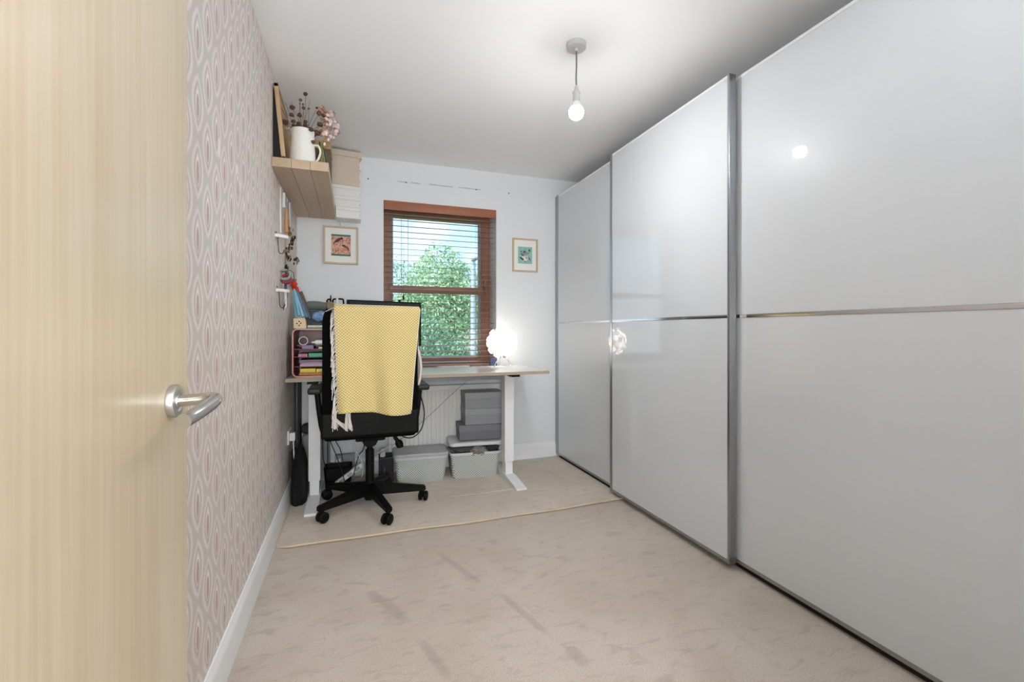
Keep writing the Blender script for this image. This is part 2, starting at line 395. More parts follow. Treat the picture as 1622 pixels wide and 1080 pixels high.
# ------------------------------------------------------------------ outside
M_GRASS = mat('grass_ground', '5E7A45', .95, var=.2, scale=3)
struct('ground', B().box(-30, 40, YB+.5, 60, -3.3, -3.2), M_GRASS, smooth=False)
def leaf_mat(name, c1, c2):
    m, t, b = new_mat(name); f = t.noise(pos(t), 3.5, 4)
    g = t.n('ShaderNodeObjectInfo'); t.put(b.inputs['Base Color'], t.ramp(f, [(.3, lin(c2)), (.7, lin(c1))]))
    b.inputs['Roughness'].default_value = .5; b.inputs['Transmission Weight'].default_value = 0
    b.inputs['Subsurface Weight'].default_value = 0; return m
M_LEAF = [leaf_mat('leaf_fresh_green', 'B4D0A4', '5F9566'), leaf_mat('leaf_dark_green', '8FB896', '3A7052'), leaf_mat('leaf_grey_green', 'BFD6C2', '6FA088')]
M_BARK = mat('tree_bark', '5B4B3E', .9, var=.2)
def tree(label, base, blobs, n, leaf, m, seed):
    rnd = random.Random(seed); verts = []; faces = []
    tt = T('tree', label, 'tree', base, group=None)
    tot = sum(r**2 for _, _, _, r in blobs)
    for (x, y, z, r) in blobs:
        for _ in range(int(n*r*r/tot)):
            d = Vector((rnd.gauss(0, 1), rnd.gauss(0, 1), rnd.gauss(0, 1))).normalized()
            k = r*(1-.45*rnd.random()**2)*(1+.25*mnoise.noise(d*3+Vector((x, y, z))))
            c = Vector((x, y, z))+d*k
            a = Vector((rnd.gauss(0, 1), rnd.gauss(0, 1), rnd.gauss(0, .7))).normalized(); bq = a.orthogonal().normalized()
            q = rnd.random()*6.28; w = a.cross(bq); bq, w = bq*math.cos(q)+w*math.sin(q), w*math.cos(q)-bq*math.sin(q)
            L = leaf*(.6+.8*rnd.random()); i = len(verts)
            for pt in (c-bq*L, c+w*L*.45, c+bq*L, c-w*L*.45): verts.append(pt-Vector(base))
            faces.append((i, i+1, i+2, i+3))
    me = D.meshes.new('foliage'); me.from_pydata([tuple(v) for v in verts], [], faces); me.materials.append(m)
    o = D.objects.new('foliage', me); COL.objects.link(o); o.parent = tt.o; o['kind'] = 'stuff'
    bx, by, bz = base; top = max(bl[2] for bl in blobs)
    b = B().tube([(bx, by, bz), (bx+.1, by, bz+1.6), (bx, by, top)], [.2, .14, .04], 8)
    for (x, y, z, r) in blobs: b.tube([(bx, by, max(bz+1.2, z-1.2)), (x, y, z)], [.07, .02], 6)
    tt.part('trunk', b, M_BARK)
    return tt
G0 = -3.2
tree('bushy green tree outside the window rising to a rounded point against the sky', (2.9, 14, G0),
     [(2.55, 14, 3.0, .75), (2.2, 14, 2.4, .8), (3.1, 14.1, 2.3, .85), (2.7, 13.8, 1.6, 1.1), (1.7, 14, 1.5, .8), (3.6, 14, 1.5, .7), (2.3, 13.6, .7, 1.1), (3.5, 13.8, .5, 1.1), (2.6, 13.6, -.5, 1.3)], 30000, .045, M_LEAF[0], 1)
tree('dark green tree filling the lower left of the window view', (.9, 10.5, G0),
     [(.6, 10.5, .6, .9), (1.3, 10.4, .7, .8), (.1, 10.6, .2, .9), (1.9, 10.3, .3, .8), (1.0, 10.2, -.6, 1.2), (2.1, 10.3, -.6, 1.0)], 26000, .04, M_LEAF[1], 2)
tree('grey-green shrub outside the lower right corner of the window', (3.9, 10.2, G0),
     [(3.6, 10.2, .5, .6), (4.0, 10.4, .1, .8), (3.7, 10, -.3, .8), (4.6, 10.5, -.3, .9)], 18000, .035, M_LEAF[2], 3)
tree('hazy pale tree line far behind the bushy tree, left side of the window', (1.4, 22, G0),
     [(-.5, 22, 2.4, 2.0), (1.6, 22, 2.7, 1.8), (3.4, 22, 2.2, 1.6), (1.0, 22, .4, 2.4), (3.4, 22, .4, 2.0)], 20000, .075, M_LEAF[2], 4)
tree('pale distant tree at the right side of the window view', (9, 28, G0),
     [(7.4, 28, 3.1, 2.0), (9.8, 28, 3.4, 2.2), (12, 28, 2.6, 2.2), (8.6, 28, .6, 2.6), (11.6, 28, .3, 2.4)], 18000, .075, M_LEAF[0], 5)
pl = T('lamp_post', 'slim grey lamp post standing before the trees outside the window', 'lamp post', (2.45, 9.6, G0))
pl.part('post', B().tube([(2.45, 9.6, G0), (2.45, 9.6, 1.4), (2.45, 9.6, 2.62)], [.07, .06, .045], 10), mat('galvanised_post', 'A4AFBA', .5, .3))
pl.part('lantern', B().box(2.40, 2.50, 9.3, 9.62, 2.60, 2.66, .02), mat('galvanised_post', 'A4AFBA'))

# ------------------------------------------------------------------ door with lever handle
DX = -.275
dr = struct('door_1', B().box(DX-.040, DX, .085, .941, .006, 1.985, .0015, seg=1), M_DOOR)
M_HND = mat('polished_nickel', 'C9C8C6', .2, 1, var=0)
hy, hz = .862, .977
Mx = Matrix.Translation((DX, hy, hz)) @ Matrix.Rotation(rad(90), 4, 'Y')
hd = emit('door_handle', B().lathe([(0, 0), (.0255, 0), (.0262, .002), (.0262, .009), (.0245, .0112), (.0165, .0115), (.0150, .0096), (.0118, .0098), (.0112, .0125), (0, .0125)], seg=40, M=Mx), mat('satin_nickel_rose', 'BDBCBA', .42, 1, var=0), dr)
emit('lever', B().tube([(DX+.010, hy, hz), (DX+.030, hy, hz+.001), (DX+.050, hy-.001, hz+.002), (DX+.062, hy-.008, hz+.003), (DX+.066, hy-.022, hz+.001), (DX+.063, hy-.045, hz-.004), (DX+.058, hy-.075, hz-.009), (DX+.053, hy-.098, hz-.013), (DX+.051, hy-.112, hz-.014)],
     [.0095, .0095, .0096, .0098, .0100, .0102, .0103, .0103, .0103], 20, smoothpath=5), M_HND, hd)
for z in (.25, 1.75): emit('hinge', B().tube([(DX+.004, .083, z-.05), (DX+.004, .083, z+.05)], .006), M_BRUSHED, dr)

# ------------------------------------------------------------------ wardrobe
M_WG, t, bb = new_mat('white_lacquered_glass')
bb.inputs['Base Color'].default_value = lin('D3D6DA'); bb.inputs['Roughness'].default_value = .35
bb.inputs['Specular IOR Level'].default_value = .2
bb.inputs['Coat Weight'].default_value = 1; bb.inputs['Coat Roughness'].default_value = .004; bb.inputs['Coat IOR'].default_value = 1.55
M_CARC = mat('light_grey_carcass', 'C4C6C8', .5, var=.02); M_PLINTH = mat('dark_brown_plinth', '241813', .7)
wt = T('sliding_wardrobe', 'huge white gloss glass wardrobe with three sliding doors along the right wall', 'wardrobe', (1.66, 2.1, 0))
w = wt.part
w('side_panel', B().box(1.672, 2.27, 3.572, 3.598, .0, 2.235, .001), M_CARC)
w('side_panel', B().box(1.672, 2.27, .600, .626, .0, 2.235, .001), M_CARC)
w('top_panel', B().box(1.700, 2.27, .626, 3.572, 2.20, 2.235, .001), M_CARC)
w('back_panel', B().box(2.255, 2.27, .626, 3.572, .02, 2.20), M_CARC)
w('bottom_panel', B().box(1.705, 2.255, .626, 3.572, .03, .055), M_CARC)
w('plinth', B().box(1.678, 1.705, .626, 3.572, 0, .055), M_PLINTH)
w('end_stile', B().box(1.652, 1.676, 3.574, 3.604, .03, 2.248, .002), M_ALU)
def slider(Y0, Y1, X, z0, z1, fars=True, nears=True):
    d = w('door', B().box(X+.006, X+.034, Y0+.004, Y1-.004, z0+.004, z1-.004), mat('door_core', 'B8BABC', .6))
    TH = .036
    k = dict(parent=d)
    ZS = 1.1555
    w('glass_panel', B().box(X+.001, X+.007, Y0+.012, Y1-.012, ZS+.0075, z1-.014, .0015), M_WG, smooth=False, **k)
    w('glass_panel', B().box(X+.001, X+.007, Y0+.012, Y1-.012, z0+.016, ZS-.0075, .0015), M_WG, smooth=False, **k)
    w('chrome_strip', B().box(X-.001, X+.008, Y0+.012, Y1-.012, ZS-.0075, ZS+.0075, .0015), M_CHROME, **k)
    w('top_rail', B().box(X, X+TH, Y0+.012, Y1-.012, z1-.014, z1, .001), M_WHITEM, **k)
    w('bottom_rail', B().box(X, X+TH, Y0+.012, Y1-.012, z0, z0+.016, .002), M_ALU, **k)
    w('stile', B().box(X-.002, X+TH, Y1-.026, Y1, z0, z1+.003, .0015), M_ALU, **k)
    b = B().box(X-.002, X+TH, Y0, Y0+.012, z0, z1+.003, .001)
    for i in range(3): b.box(X+.008+i*.010, X+.0105+i*.010, Y0-.0012, Y0+.002, z0, z1)
    w('stile', b, M_ALU, **k)
    return d
slider(2.575, 3.573, 1.655, .030, 2.248)
slider(.628, 1.665, 1.655, .030, 2.248)
slider(1.620, 2.635, 1.607, .032, 2.252)
w('wheel_track', B().box(1.693, 1.712, .626, 3.572, 2.185, 2.197), M_ALU)
w('floor_track', B().box(1.674, 1.690, .626, 3.572, .004, .010), M_PLINTH)

# ------------------------------------------------------------------ carpet offcut under the desk
x0, x1, y0, y1 = -.368, 1.665, 2.515, 3.58
def edge(u): return y0+.006*math.sin(u*9)+.004*math.sin(u*23)+.03*max(0, (u-.8)/.2)**2
pts = []
N = 60
for i in range(N+1):
    u = i/N; X = x0+(x1-x0)*u; Y = edge(u)+(.03 if i == 0 else (.008 if i == 1 else 0))
    pts.append((X, Y))
poly = pts+[(x1, y1), (x0, y1)]
ct = T('carpet_mat', 'beige bound-edge carpet offcut laid under the desk and chair', 'rug', (.6, 3.0, 0))
b = B(); n = len(poly)
A = [b.bm.verts.new((p[0], p[1], .001)) for p in poly]; C2 = [b.bm.verts.new((p[0], p[1], .010)) for p in poly]
b.bm.faces.new(C2); [b.bm.faces.new((A[i], A[(i+1) % n], C2[(i+1) % n], C2[i])) for i in range(n)]
ct.part('pile', b, M_MAT, smooth=False)
ct.part('bound_edge', B().tube([(x0+.001, 3.5, .008), (x0+.001, 3.0, .008), (x0+.002, 2.58, .008)]+[(p[0], p[1], .0085) for p in pts[1:]], .0065, 8), mat('mat_binding', 'CFBDA4', .9, var=.15, scale=200))
ct.part('pile_ridge', B().tube([(.5, 2.94, .0055), (.8, 2.925, .006), (1.05, 2.93, .0065), (1.14, 2.90, .006)], [.004, .008, .009, .004], 8, smoothpath=4), M_MAT)

# ------------------------------------------------------------------ ceiling pendant
cx, cy = .962, 1.868
pd = T('pendant_light', 'bare white glowing bulb on a short grey flex from a ceiling rose', 'ceiling light', (cx, cy, H))
M_ROSE = mat('ceiling_rose_plastic', 'BEBEBC', .4, var=.01)
pd.part('ceiling_rose', B().lathe([(0, 0), (.0455, 0), (.0445, -.019), (.0425, -.0215), (.010, -.0225), (.009, -.030), (.006, -.034), (0, -.034)], (cx, cy, H), 40), M_ROSE)
pd.part('flex', B().tube([(cx, cy, H-.03), (cx+.001, cy, H-.09), (cx-.001, cy, H-.15), (cx, cy, H-.19)], .0036, 8, smoothpath=4), mat('grey_flex', '6A6A68', .5))
pd.part('lamp_holder', B().lathe([(.003, .06), (.006, .055), (.0145, .03), (.0185, .028), (.0185, .023), (.016, .022), (.016, .000), (.0178, -.001), (.0178, -.005), (.0150, -.006), (.0150, -.022), (0, -.022)], (cx, cy, 2.152), 28), M_ROSE)
pd.part('bulb_collar', B().lathe([(.0, .022), (.014, .022), (.016, .012), (.024, -.002), (.0265, -.010), (.0, -.010)], (cx, cy, 2.118), 28), mat('bulb_collar_white', 'E6E6E4', .5, var=0))
m, t, bb = new_mat('glowing_opal_glass'); bb.inputs['Base Color'].default_value = (1, 1, 1, 1)
bb.inputs['Emission Color'].default_value = (.98, .985, .99, 1); sz_ = t.n('ShaderNodeSeparateXYZ'); t.put(sz_.inputs[0], t.n('ShaderNodeNewGeometry').outputs['Normal'])
t.put(bb.inputs['Emission Strength'], t.m('MULTIPLY', t.m('SUBTRACT', 1, t.m('MULTIPLY', t.m('ADD', sz_.outputs[2], .7, clamp=True), .96)), BULB_STRENGTH/10))   # LED bulb: sends most of its light down and sideways
pd.part('bulb', B().ball((cx, cy, 2.088), .034, (1, 1, 1), 3), m)

# ------------------------------------------------------------------ venetian blind
M_VAL = wood('blind_valance_wood', 'A5623E', '87492C', 'X', .35, 60, coat=.3)
M_SLAT = wood('blind_slat_wood', '9A7C6C', '7A5E50', 'X', .4, 60)
bl = T('venetian_blind', 'brown wooden venetian blind with open slats in the window', 'blind', (.667, YB+.05, WZ1))
bl.part('valance', B().box(WX0+.003, WX1-.003, YB-.010, YB+.008, 2.018, WZ1-.002, .004), M_VAL)
bl.part('head_rail', B().box(WX0+.008, WX1-.008, YB+.02, YB+.07, 2.035, WZ1-.003, .003), mat('dark_head_rail', '3A2A2A', .5))
zs = []; z = 1.998
slat_me = None
while z > .835:
    zs.append(z); z -= .0446
for i, z in enumerate(zs):
    if slat_me is None:
        prof = [(-.024, -.0046), (0, -.0011), (.024, .0018), (.024, .0042), (0, .0018), (-.024, -.0020)]
        b = B().prism([(q[0], q[1]) for q in prof], -(WX1-WX0-.02)/2, (WX1-WX0-.02)/2, axis='X')
        o = emit('slat', b, M_SLAT, bl.o); slat_me = o
    else:
        o = slat_me.copy(); COL.objects.link(o)
    o.location = (0, -.004, z-WZ1)
bl.part('bottom_bar', B().box(WX0+.01, WX1-.01, YB+.034, YB+.060, .806, .822, .004), M_SLAT)
for x in (.355, .405, .955):
    bl.part('ladder_cord', B().tube([(x, YB+.034, .82), (x, YB+.034, 2.03)], .0009, 5).tube([(x, YB+.059, .82), (x, YB+.059, 2.03)], .0009, 5), mat('blind_cord', '7A6A60', .8))
bl.part('tilt_cord', B().tube([(.355+.012, YB+.014, 2.03), (.355+.012, YB+.014, 1.37)], .001, 5).lathe([(0, 0), (.006, -.004), (.008, -.03), (.004, -.04), (0, -.04)], (.367, YB+.014, 1.37), 10), mat('dark_cord', '2A2422', .8))

# ------------------------------------------------------------------ pictures
def art_left():
    m, t, b = new_mat('bird_print_pink'); v = objc(t); s = t.n('ShaderNodeSeparateXYZ'); t.put(s.inputs[0], v)
    x, z = s.outputs[0], s.outputs[2]
    n = t.noise(v, 45, 4, .6, 2); c = t.ramp(n, [(.36, lin('6E3E38')), (.44, lin('C98878')), (.56, lin('E3B9A0')), (.66, lin('BFA48E'))])
    def blob(c, cx_, cz_, rx, rz, ang, col):
        dx = t.m('SUBTRACT', x, cx_); dz = t.m('SUBTRACT', z, cz_); ca, sa = math.cos(rad(ang)), math.sin(rad(ang))
        u = t.m('ADD', t.m('MULTIPLY', dx, ca), t.m('MULTIPLY', dz, sa)); w_ = t.m('SUBTRACT', t.m('MULTIPLY', dz, ca), t.m('MULTIPLY', dx, sa))
        q = t.m('ADD', t.m('POWER', t.m('DIVIDE', u, rx), 2), t.m('POWER', t.m('DIVIDE', w_, rz), 2))
        return t.mix(t.m('LESS_THAN', q, 1), c, lin(col))
    c = blob(c, -.022, .036, .026, .011, 35, '5A2A2C'); c = blob(c, .004, .050, .010, .008, 0, '3C2024'); c = blob(c, -.046, .016, .014, .004, 50, '2E2A30')
    c = blob(c, .034, -.012, .026, .010, -35, '7A4A44'); c = blob(c, .026, -.030, .020, .012, 0, 'D77F78'); c = blob(c, .016, -.002, .009, .007, 0, '3A2022'); c = blob(c, .050, -.03, .014, .003, -45, '2E2A30')
    band = t.m('GREATER_THAN', t.m('ABSOLUTE', z), .066)
    c = t.mix(band, c, lin('2F6B5C')); t.put(b.inputs['Base Color'], c); b.inputs['Roughness'].default_value = .6; return m
def art_right():
    m, t, b = new_mat('bird_print_teal'); v = objc(t); s = t.n('ShaderNodeSeparateXYZ'); t.put(s.inputs[0], v)
    x, z = s.outputs[0], s.outputs[2]; c = t.ramp(t.noise(v, 30, 3), [(.3, lin('7FB5A6')), (.7, lin('9CC9BC'))])
    def blob(c, cx_, cz_, rx, rz, ang, col):
        dx = t.m('SUBTRACT', x, cx_); dz = t.m('SUBTRACT', z, cz_); ca, sa = math.cos(rad(ang)), math.sin(rad(ang))
        u = t.m('ADD', t.m('MULTIPLY', dx, ca), t.m('MULTIPLY', dz, sa)); w_ = t.m('SUBTRACT', t.m('MULTIPLY', dz, ca), t.m('MULTIPLY', dx, sa))
        q = t.m('ADD', t.m('POWER', t.m('DIVIDE', u, rx), 2), t.m('POWER', t.m('DIVIDE', w_, rz), 2))
        q = t.m('ADD', q, t.m('MULTIPLY', t.m('SUBTRACT', t.noise(v, 120, 2), .5), 1.0))
        return t.mix(t.m('LESS_THAN', q, 1), c, lin(col))
    for a in ((0, .016, .040, .013, 5, '8A9196'), (-.006, .030, .014, .010, 0, '5F6468'), (-.02, -.002, .024, .008, -35, '5C5F66'), (.038, .042, .010, .009, 0, '3C6560'), (-.036, .032, .008, .005, 0, '3E5A58'),
              (0, -.020, .036, .014, 0, 'DCD8DC'), (-.028, -.030, .024, .007, -35, '26262A'), (.004, -.032, .016, .018, -60, 'EADFCC'), (.012, -.022, .012, .004, -55, '5B4A44'), (.036, -.026, .018, .004, -55, '23242A'), (0, -.054, .006, .004, 0, '2E4A44')):
        c = blob(c, *a)
    t.put(b.inputs['Base Color'], c); b.inputs['Roughness'].default_value = .6; return m
M_FRAME = wood('pale_oak_frame', 'D3BEA0', 'BFA688', 'Z', .5, 80); M_MOUNT = mat('white_mount_card', 'F0EFEA', .8, var=.01)
def picture(label, x0, x1, z0, z1, aw, ah, am):
    cxp, czp = (x0+x1)/2, (z0+z1)/2
    p = T('framed_picture', label, 'picture', (cxp, YB-.012, czp), group=None)
    f = .013; y0_, y1_ = YB-.022, YB-.001
    p.part('frame', B().box(x0, x1, y0_, y1_, z1-f, z1, .002).box(x0, x1, y0_, y1_, z0, z0+f, .002).box(x0, x0+f, y0_, y1_, z0+f, z1-f, .002).box(x1-f, x1, y0_, y1_, z0+f, z1-f, .002), M_FRAME)
    mo = p.part('mount', B().box(x0+f-.002, x1-f+.002, YB-.010, YB-.003, z0+f-.002, z1-f+.002), M_MOUNT, smooth=False)
    p.part('print', B().box(cxp-aw/2, cxp+aw/2, YB-.0112, YB-.0095, czp-ah/2, czp+ah/2), am, smooth=False)
picture('small pale oak frame with a pink print of two birds, left of the window', -.208, .034, 1.583, 1.862, .135, .158, art_left())
picture('small pale oak frame with a teal print of white birds, between window and wardrobe', 1.257, 1.483, 1.588, 1.868, .128, .142, art_right())

# ------------------------------------------------------------------ wall shelf and what stands on it
M_OAK = wood('bleached_oak_shelf', 'CDB79E', 'B59C82', 'Y', .5, 26)
sh = T('floating_shelf', 'thick bleached oak floating shelf high on the patterned wall', 'shelf', (-.25, 3.07, 1.905))
for i in range(3):   # three glued staves
    xa = XL+i*.088; sh.part('stave', B().box(xa+(.0006 if i else 0), xa+.0875, 2.531, YB-.002, 1.910, 1.957, .0012, seg=1), M_OAK)
ZS = 1.9575
# jug with dried seed heads
jx, jy = -.256, 2.665
M_ENAM = mat('white_enamel', 'EFEDE8', .3, var=.03, scale=60)
jg = T('enamel_jug', 'white enamel jug holding brown dried seed heads, on the oak shelf', 'jug', (jx, jy, ZS))
jg.part('body', B().lathe([(0, 0), (.062, 0), (.066, .006), (.064, .04), (.061, .10), (.057, .175), (.058, .195), (.060, .200), (.056, .200), (.054, .19), (.055, .10), (.058, .012), (0, .012)], (jx, jy, ZS), 40), M_ENAM)
jg.part('rim', B().tube([(jx+.0595*math.cos(a*math.pi/18), jy+.0595*math.sin(a*math.pi/18), ZS+.200) for a in range(37)], .0022, 6), mat('dark_enamel_rim', '3A2C28', .4))
jg.part('spout', B().prism([(-.018, -.025), (-.02, 0), (-.046, .006), (-.018, .004)], -.013, .013, axis='Y', M=Matrix.Translation((jx-.038, jy-.0, ZS+.196))), M_ENAM)
jg.part('handle', B().tube([(jx+.055, jy-.01, ZS+.125), (jx+.078, jy-.018, ZS+.122), (jx+.088, jy-.02, ZS+.090), (jx+.076, jy-.018, ZS+.05), (jx+.060, jy-.01, ZS+.035)], .0055, 8, smoothpath=5), M_ENAM)
M_SEED = mat('dried_brown_seed', '6A4A38', .8, var=.3, scale=80); M_STEM = mat('dried_stem', '6B5444', .9)
sd = [(484, 149), (476, 158), (475, 164), (480, 165), (481, 171), (489, 172), (463, 170), (475, 182), (502, 171), (505, 179), (513, 183), (462, 182), (452, 193), (464, 192), (473, 195), (484, 193), (484, 199), (493, 205), (507, 197), (502, 211), (470, 203), (478, 204), (466, 200), (487, 209), (497, 214)]
sr = [.011, .009, .005, .005, .010, .006, .014, .013, .007, .015, .012, .011, .017, .011, .011, .011, .012, .013, .016, .018, .012, .012, .013, .010, .010]
b1, b2 = B(), B(); rr = random.Random(3)
sd += [(474, 209), (482, 210), (468, 206), (490, 204), (480, 205), (472, 199), (488, 212), (494, 219), (496, 225)]; sr += [.012]*9
for (q, r) in zip(sd, sr):
    yy = 2.66+rr.uniform(-.05, .05); p = Vector(P(q[0], q[1], Y=yy))
    b1.ball(p, r*1.12, (1, 1, .85), 1, jitter=.5, seed=q[0])
    base = Vector((jx+rr.uniform(-.02, .02), jy+rr.uniform(-.02, .02), ZS+.12)); mid = (base+p)/2+Vector((rr.uniform(-.01, .01), rr.uniform(-.01, .01), .01))
    b2.tube([base, mid, p+Vector((0, 0, .0))], .0012, 4, smoothpath=3)
for q in ((446, 172), (444, 168), (452, 162), (462, 162), (491, 160)):
    p = Vector(P(q[0], q[1], Y=2.62)); b2.tube([(jx-.02, jy, ZS+.15), p], .0011, 4)
se = jg.part('dried_stems', b2, M_STEM, stuff=True)
jg.part('seed_heads', b1, M_SEED, stuff=True)
# glass vase with hydrangea
vx, vy = -.168, 2.738
m, t, bb = new_mat('pale_green_glass'); M_GG = m
tr2 = t.n('ShaderNodeBsdfTransparent'); tr2.inputs[0].default_value = lin('F2F6E0'); gl2 = t.n('ShaderNodeBsdfGlossy'); gl2.inputs['Roughness'].default_value = .02; gl2.inputs[0].default_value = lin('F2F8E0')
fr2 = t.n('ShaderNodeLayerWeight'); fr2.inputs[0].default_value = .35; mx2 = t.n('ShaderNodeMixShader')
t.put(mx2.inputs[0], t.m('ADD', t.m('MULTIPLY', fr2.outputs['Fresnel'], .9), .08, clamp=True)); t.put(mx2.inputs[1], tr2.outputs[0]); t.put(mx2.inputs[2], gl2.outputs[0])
t.nt.links.new(mx2.outputs[0], t.nt.nodes['Material Output'].inputs[0])
bb.inputs['Transmission Weight'].default_value = .85; bb.inputs['IOR'].default_value = 1.3; M_GG = m
vs = T('glass_bottle_vase', 'pale green glass bottle vase with a dried pink flower head beside the jug', 'vase', (vx, vy, ZS))
vs.part('body', B().lathe([(0, 0), (.036, 0), (.040, .006), (.041, .03), (.036, .07), (.024, .115), (.015, .145), (.0125, .165), (.015, .178), (.0125, .178), (.0105, .165), (.012, .145), (.021, .113), (.032, .068), (.037, .03), (.034, .010), (0, .010)], (vx, vy, ZS), 32), M_GG)
b = B(); rr = random.Random(11)
cf = Vector(P(521, 205, Y=2.70))
petal = [(P(509, 175, Y=2.7), .022), (P(517, 188, Y=2.7), .03), (P(527, 196, Y=2.7), .035), (P(519, 203, Y=2.7), .035), (P(531, 208, Y=2.7), .028), (P(512, 212, Y=2.7), .026), (P(524, 216, Y=2.7), .025), (P(537, 200, Y=2.7), .012), (P(524, 180, Y=2.7), .022)]
bA, bC = B(), B()
for c_, r in petal:
    for k in range(int(900*r)):
        d_ = Vector((rr.gauss(0, 1), rr.gauss(0, 1), rr.gauss(0, 1))).normalized(); p = Vector(c_)+d_*r*(.6+.4*rr.random())
        bb_ = bA if (p.x-cf.x) > -.01+rr.uniform(-.02, .02) else bC
        a = d_.orthogonal().normalized(); w_ = d_.cross(a); L = .008+.004*rr.random()
        v = [bb_.bm.verts.new(p+a*L*math.cos(q)+w_*L*math.sin(q)+d_*(.003 if q > 3 else 0)) for q in (0, 1.05, 2.1, 3.14, 4.2, 5.25)]
        bb_.bm.faces.new(v)
vs.part('pink_petals', bA, mat('dried_pink_petal', 'E6CFC9', .8, var=.15, scale=40), stuff=True)
vs.part('tan_petals', bC, mat('dried_tan_petal', 'C9A38A', .8, var=.2, scale=40), stuff=True)
vs.part('stem', B().tube([(vx, vy, ZS+.02), (vx-.002, vy, ZS+.17), (cf.x, cf.y, cf.z-.02)], .0022, 6).tube([(vx, vy, ZS+.05), (vx+.012, vy, ZS+.17), Vector(P(519, 222, Y=2.7))], .0018, 5), mat('golden_stem', 'C9A24E', .7))
bw = B()
for q in ((517, 212, .008), (523, 197, .007), (514, 228, .007), (520, 221, .006)):
    bw.ball(P(q[0], q[1], Y=2.66), q[2], (1, .5, 1.6), 1)
vs.part('cream_petals', bw, mat('cream_petal', 'F0E4D4', .8), stuff=True)
# frame leaning on the wall at the near end of the shelf, with its shaded gap
M_DARK = mat('near_black_fill', '0E0C0C', .7, var=0)
TL = math.atan2(.052, .335)
def lean(name, label, cat, y0_, y1_, off, hgt, th, matf, matb):
    # a frame whose foot stands 'off' from the wall and whose top touches it
    k = T(name, label, cat, (XL+off, (y0_+y1_)/2, ZS+.001))
    ang = -math.atan2(.032, .349); M = Matrix.Rotation(ang, 4, 'Y'); ly = (y1_-y0_)/2
    k.part('frame', B().box(-th, 0, -ly, -ly+.018, 0, hgt, .002, M=M).box(-th, 0, ly-.018, ly, 0, hgt, .002, M=M).box(-th, 0, -ly, ly, 0, .018, .002, M=M).box(-th, 0, -ly, ly, hgt-.018, hgt, .002, M=M), matf, local=True)
    k.part('backing', B().box(-th+.001, -.006, -ly+.016, ly-.016, .016, hgt-.016, M=M), matb, local=True)
    return k
M_FW = wood('honey_wood_frame', 'CDB18A', 'AA8A60', 'Z', .5, 60)
one('shade_and_canvas_black', 'black wedge standing for shade in the gap between wall and wooden frame on the shelf', 'board', B().prism([(XL+.001, ZS+.001), (XL+.038, ZS+.001), (XL+.008, ZS+.35), (XL+.001, ZS+.35)], 2.566, 2.90, axis='Y', bev=.001), M_DARK, (XL+.02, 2.7, ZS))  # solid black wedge added as the shade behind the leaning frame
lean('leaning_frame', 'large honey wood frame leaning on the wall at the near end of the shelf', 'picture frame', 2.560, 2.915, .060, .385, .020, M_FW, M_FW)
# kraft box on the shelf behind the jug
kb = T('wooden_crate_box', 'small wooden box with golden rim on the shelf behind the white jug', 'box', (-.25, 2.98, ZS))
kb.part('body', B().box(-.372, -.130, 2.93, 3.10, ZS+.0005, ZS+.235, .003), mat('brown_box_card', '6E5A46', .7, var=.1))
kb.part('lid', B().box(-.376, -.126, 2.922, 3.108, ZS+.215, ZS+.262, .003), mat('golden_box_lid', 'B99A6B', .6, var=.1))
# stack of storage boxes on a slim white bracket shelf at the far end
bs = T('bracket_shelf', 'slim white bracket shelf in the corner under the storage boxes', 'shelf', (-.03, 3.53, 1.893))
RZ = rad(9)
Mz = Matrix.Translation((.045, 3.50, 0)) @ Matrix.Rotation(RZ, 4, 'Z')
bs.part('board', B().box(-.114, .050, 3.465, YB-.001, 1.896, 1.904, .001), M_WHITEM)
bs.part('bracket', B().prism([(YB-.001, 1.896), (3.50, 1.896), (YB-.001, 1.868)], -.095, -.091, axis='X'), M_WHITEM)
M_WB = mat('white_storage_card', 'E9E8E4', .6, var=.03, scale=10); M_BG = mat('beige_storage_card', 'D6C6B2', .7, var=.04, scale=12); M_LB = mat('label_slot_metal', 'B9B9B9', .3, .8, var=0)
names = ['bottom', 'second', 'third']
zz = 1.9045
lab = ['white lidded storage box, lowest in the corner stack beside the shelf', 'white storage box in the middle of the corner stack', 'white storage box directly under the beige box in the corner stack']
for i in range(3):
    q = T('storage_box', lab[i], 'box', (.045, 3.50, zz), RZ, group='white storage boxes in the corner stack')
    xl = -.165 if i == 0 else -.33
    q.part('body', B().box(xl, -.002, .004, .082, .0002, .052, .002), M_WB, local=True)
    q.part('lid', B().box(xl-.001, .000, .001, .084, .052, .0765, .002), M_WB, local=True)
    q.part('clip', B().box(.0, .005, .012, .05, .030, .064, .001), M_WHITEP, local=True)
    zz += .0775
q = T('storage_box', 'large beige card box with an overhanging lid topping the corner stack', 'box', (.045, 3.50, zz), RZ)
hh = 2.386-zz
q.part('body', B().box(-.335, -.002, .003, .082, .0003, hh-.03, .002), M_BG, local=True)
q.part('lid', B().box(-.340, .012, -.006, .088, hh-.042, hh, .002), M_BG, local=True)
for zc in (.05, .13): q.part('clip', B().box(-.002, .008, .01, .06, zc, zc+.045, .001), M_WHITEP, local=True)

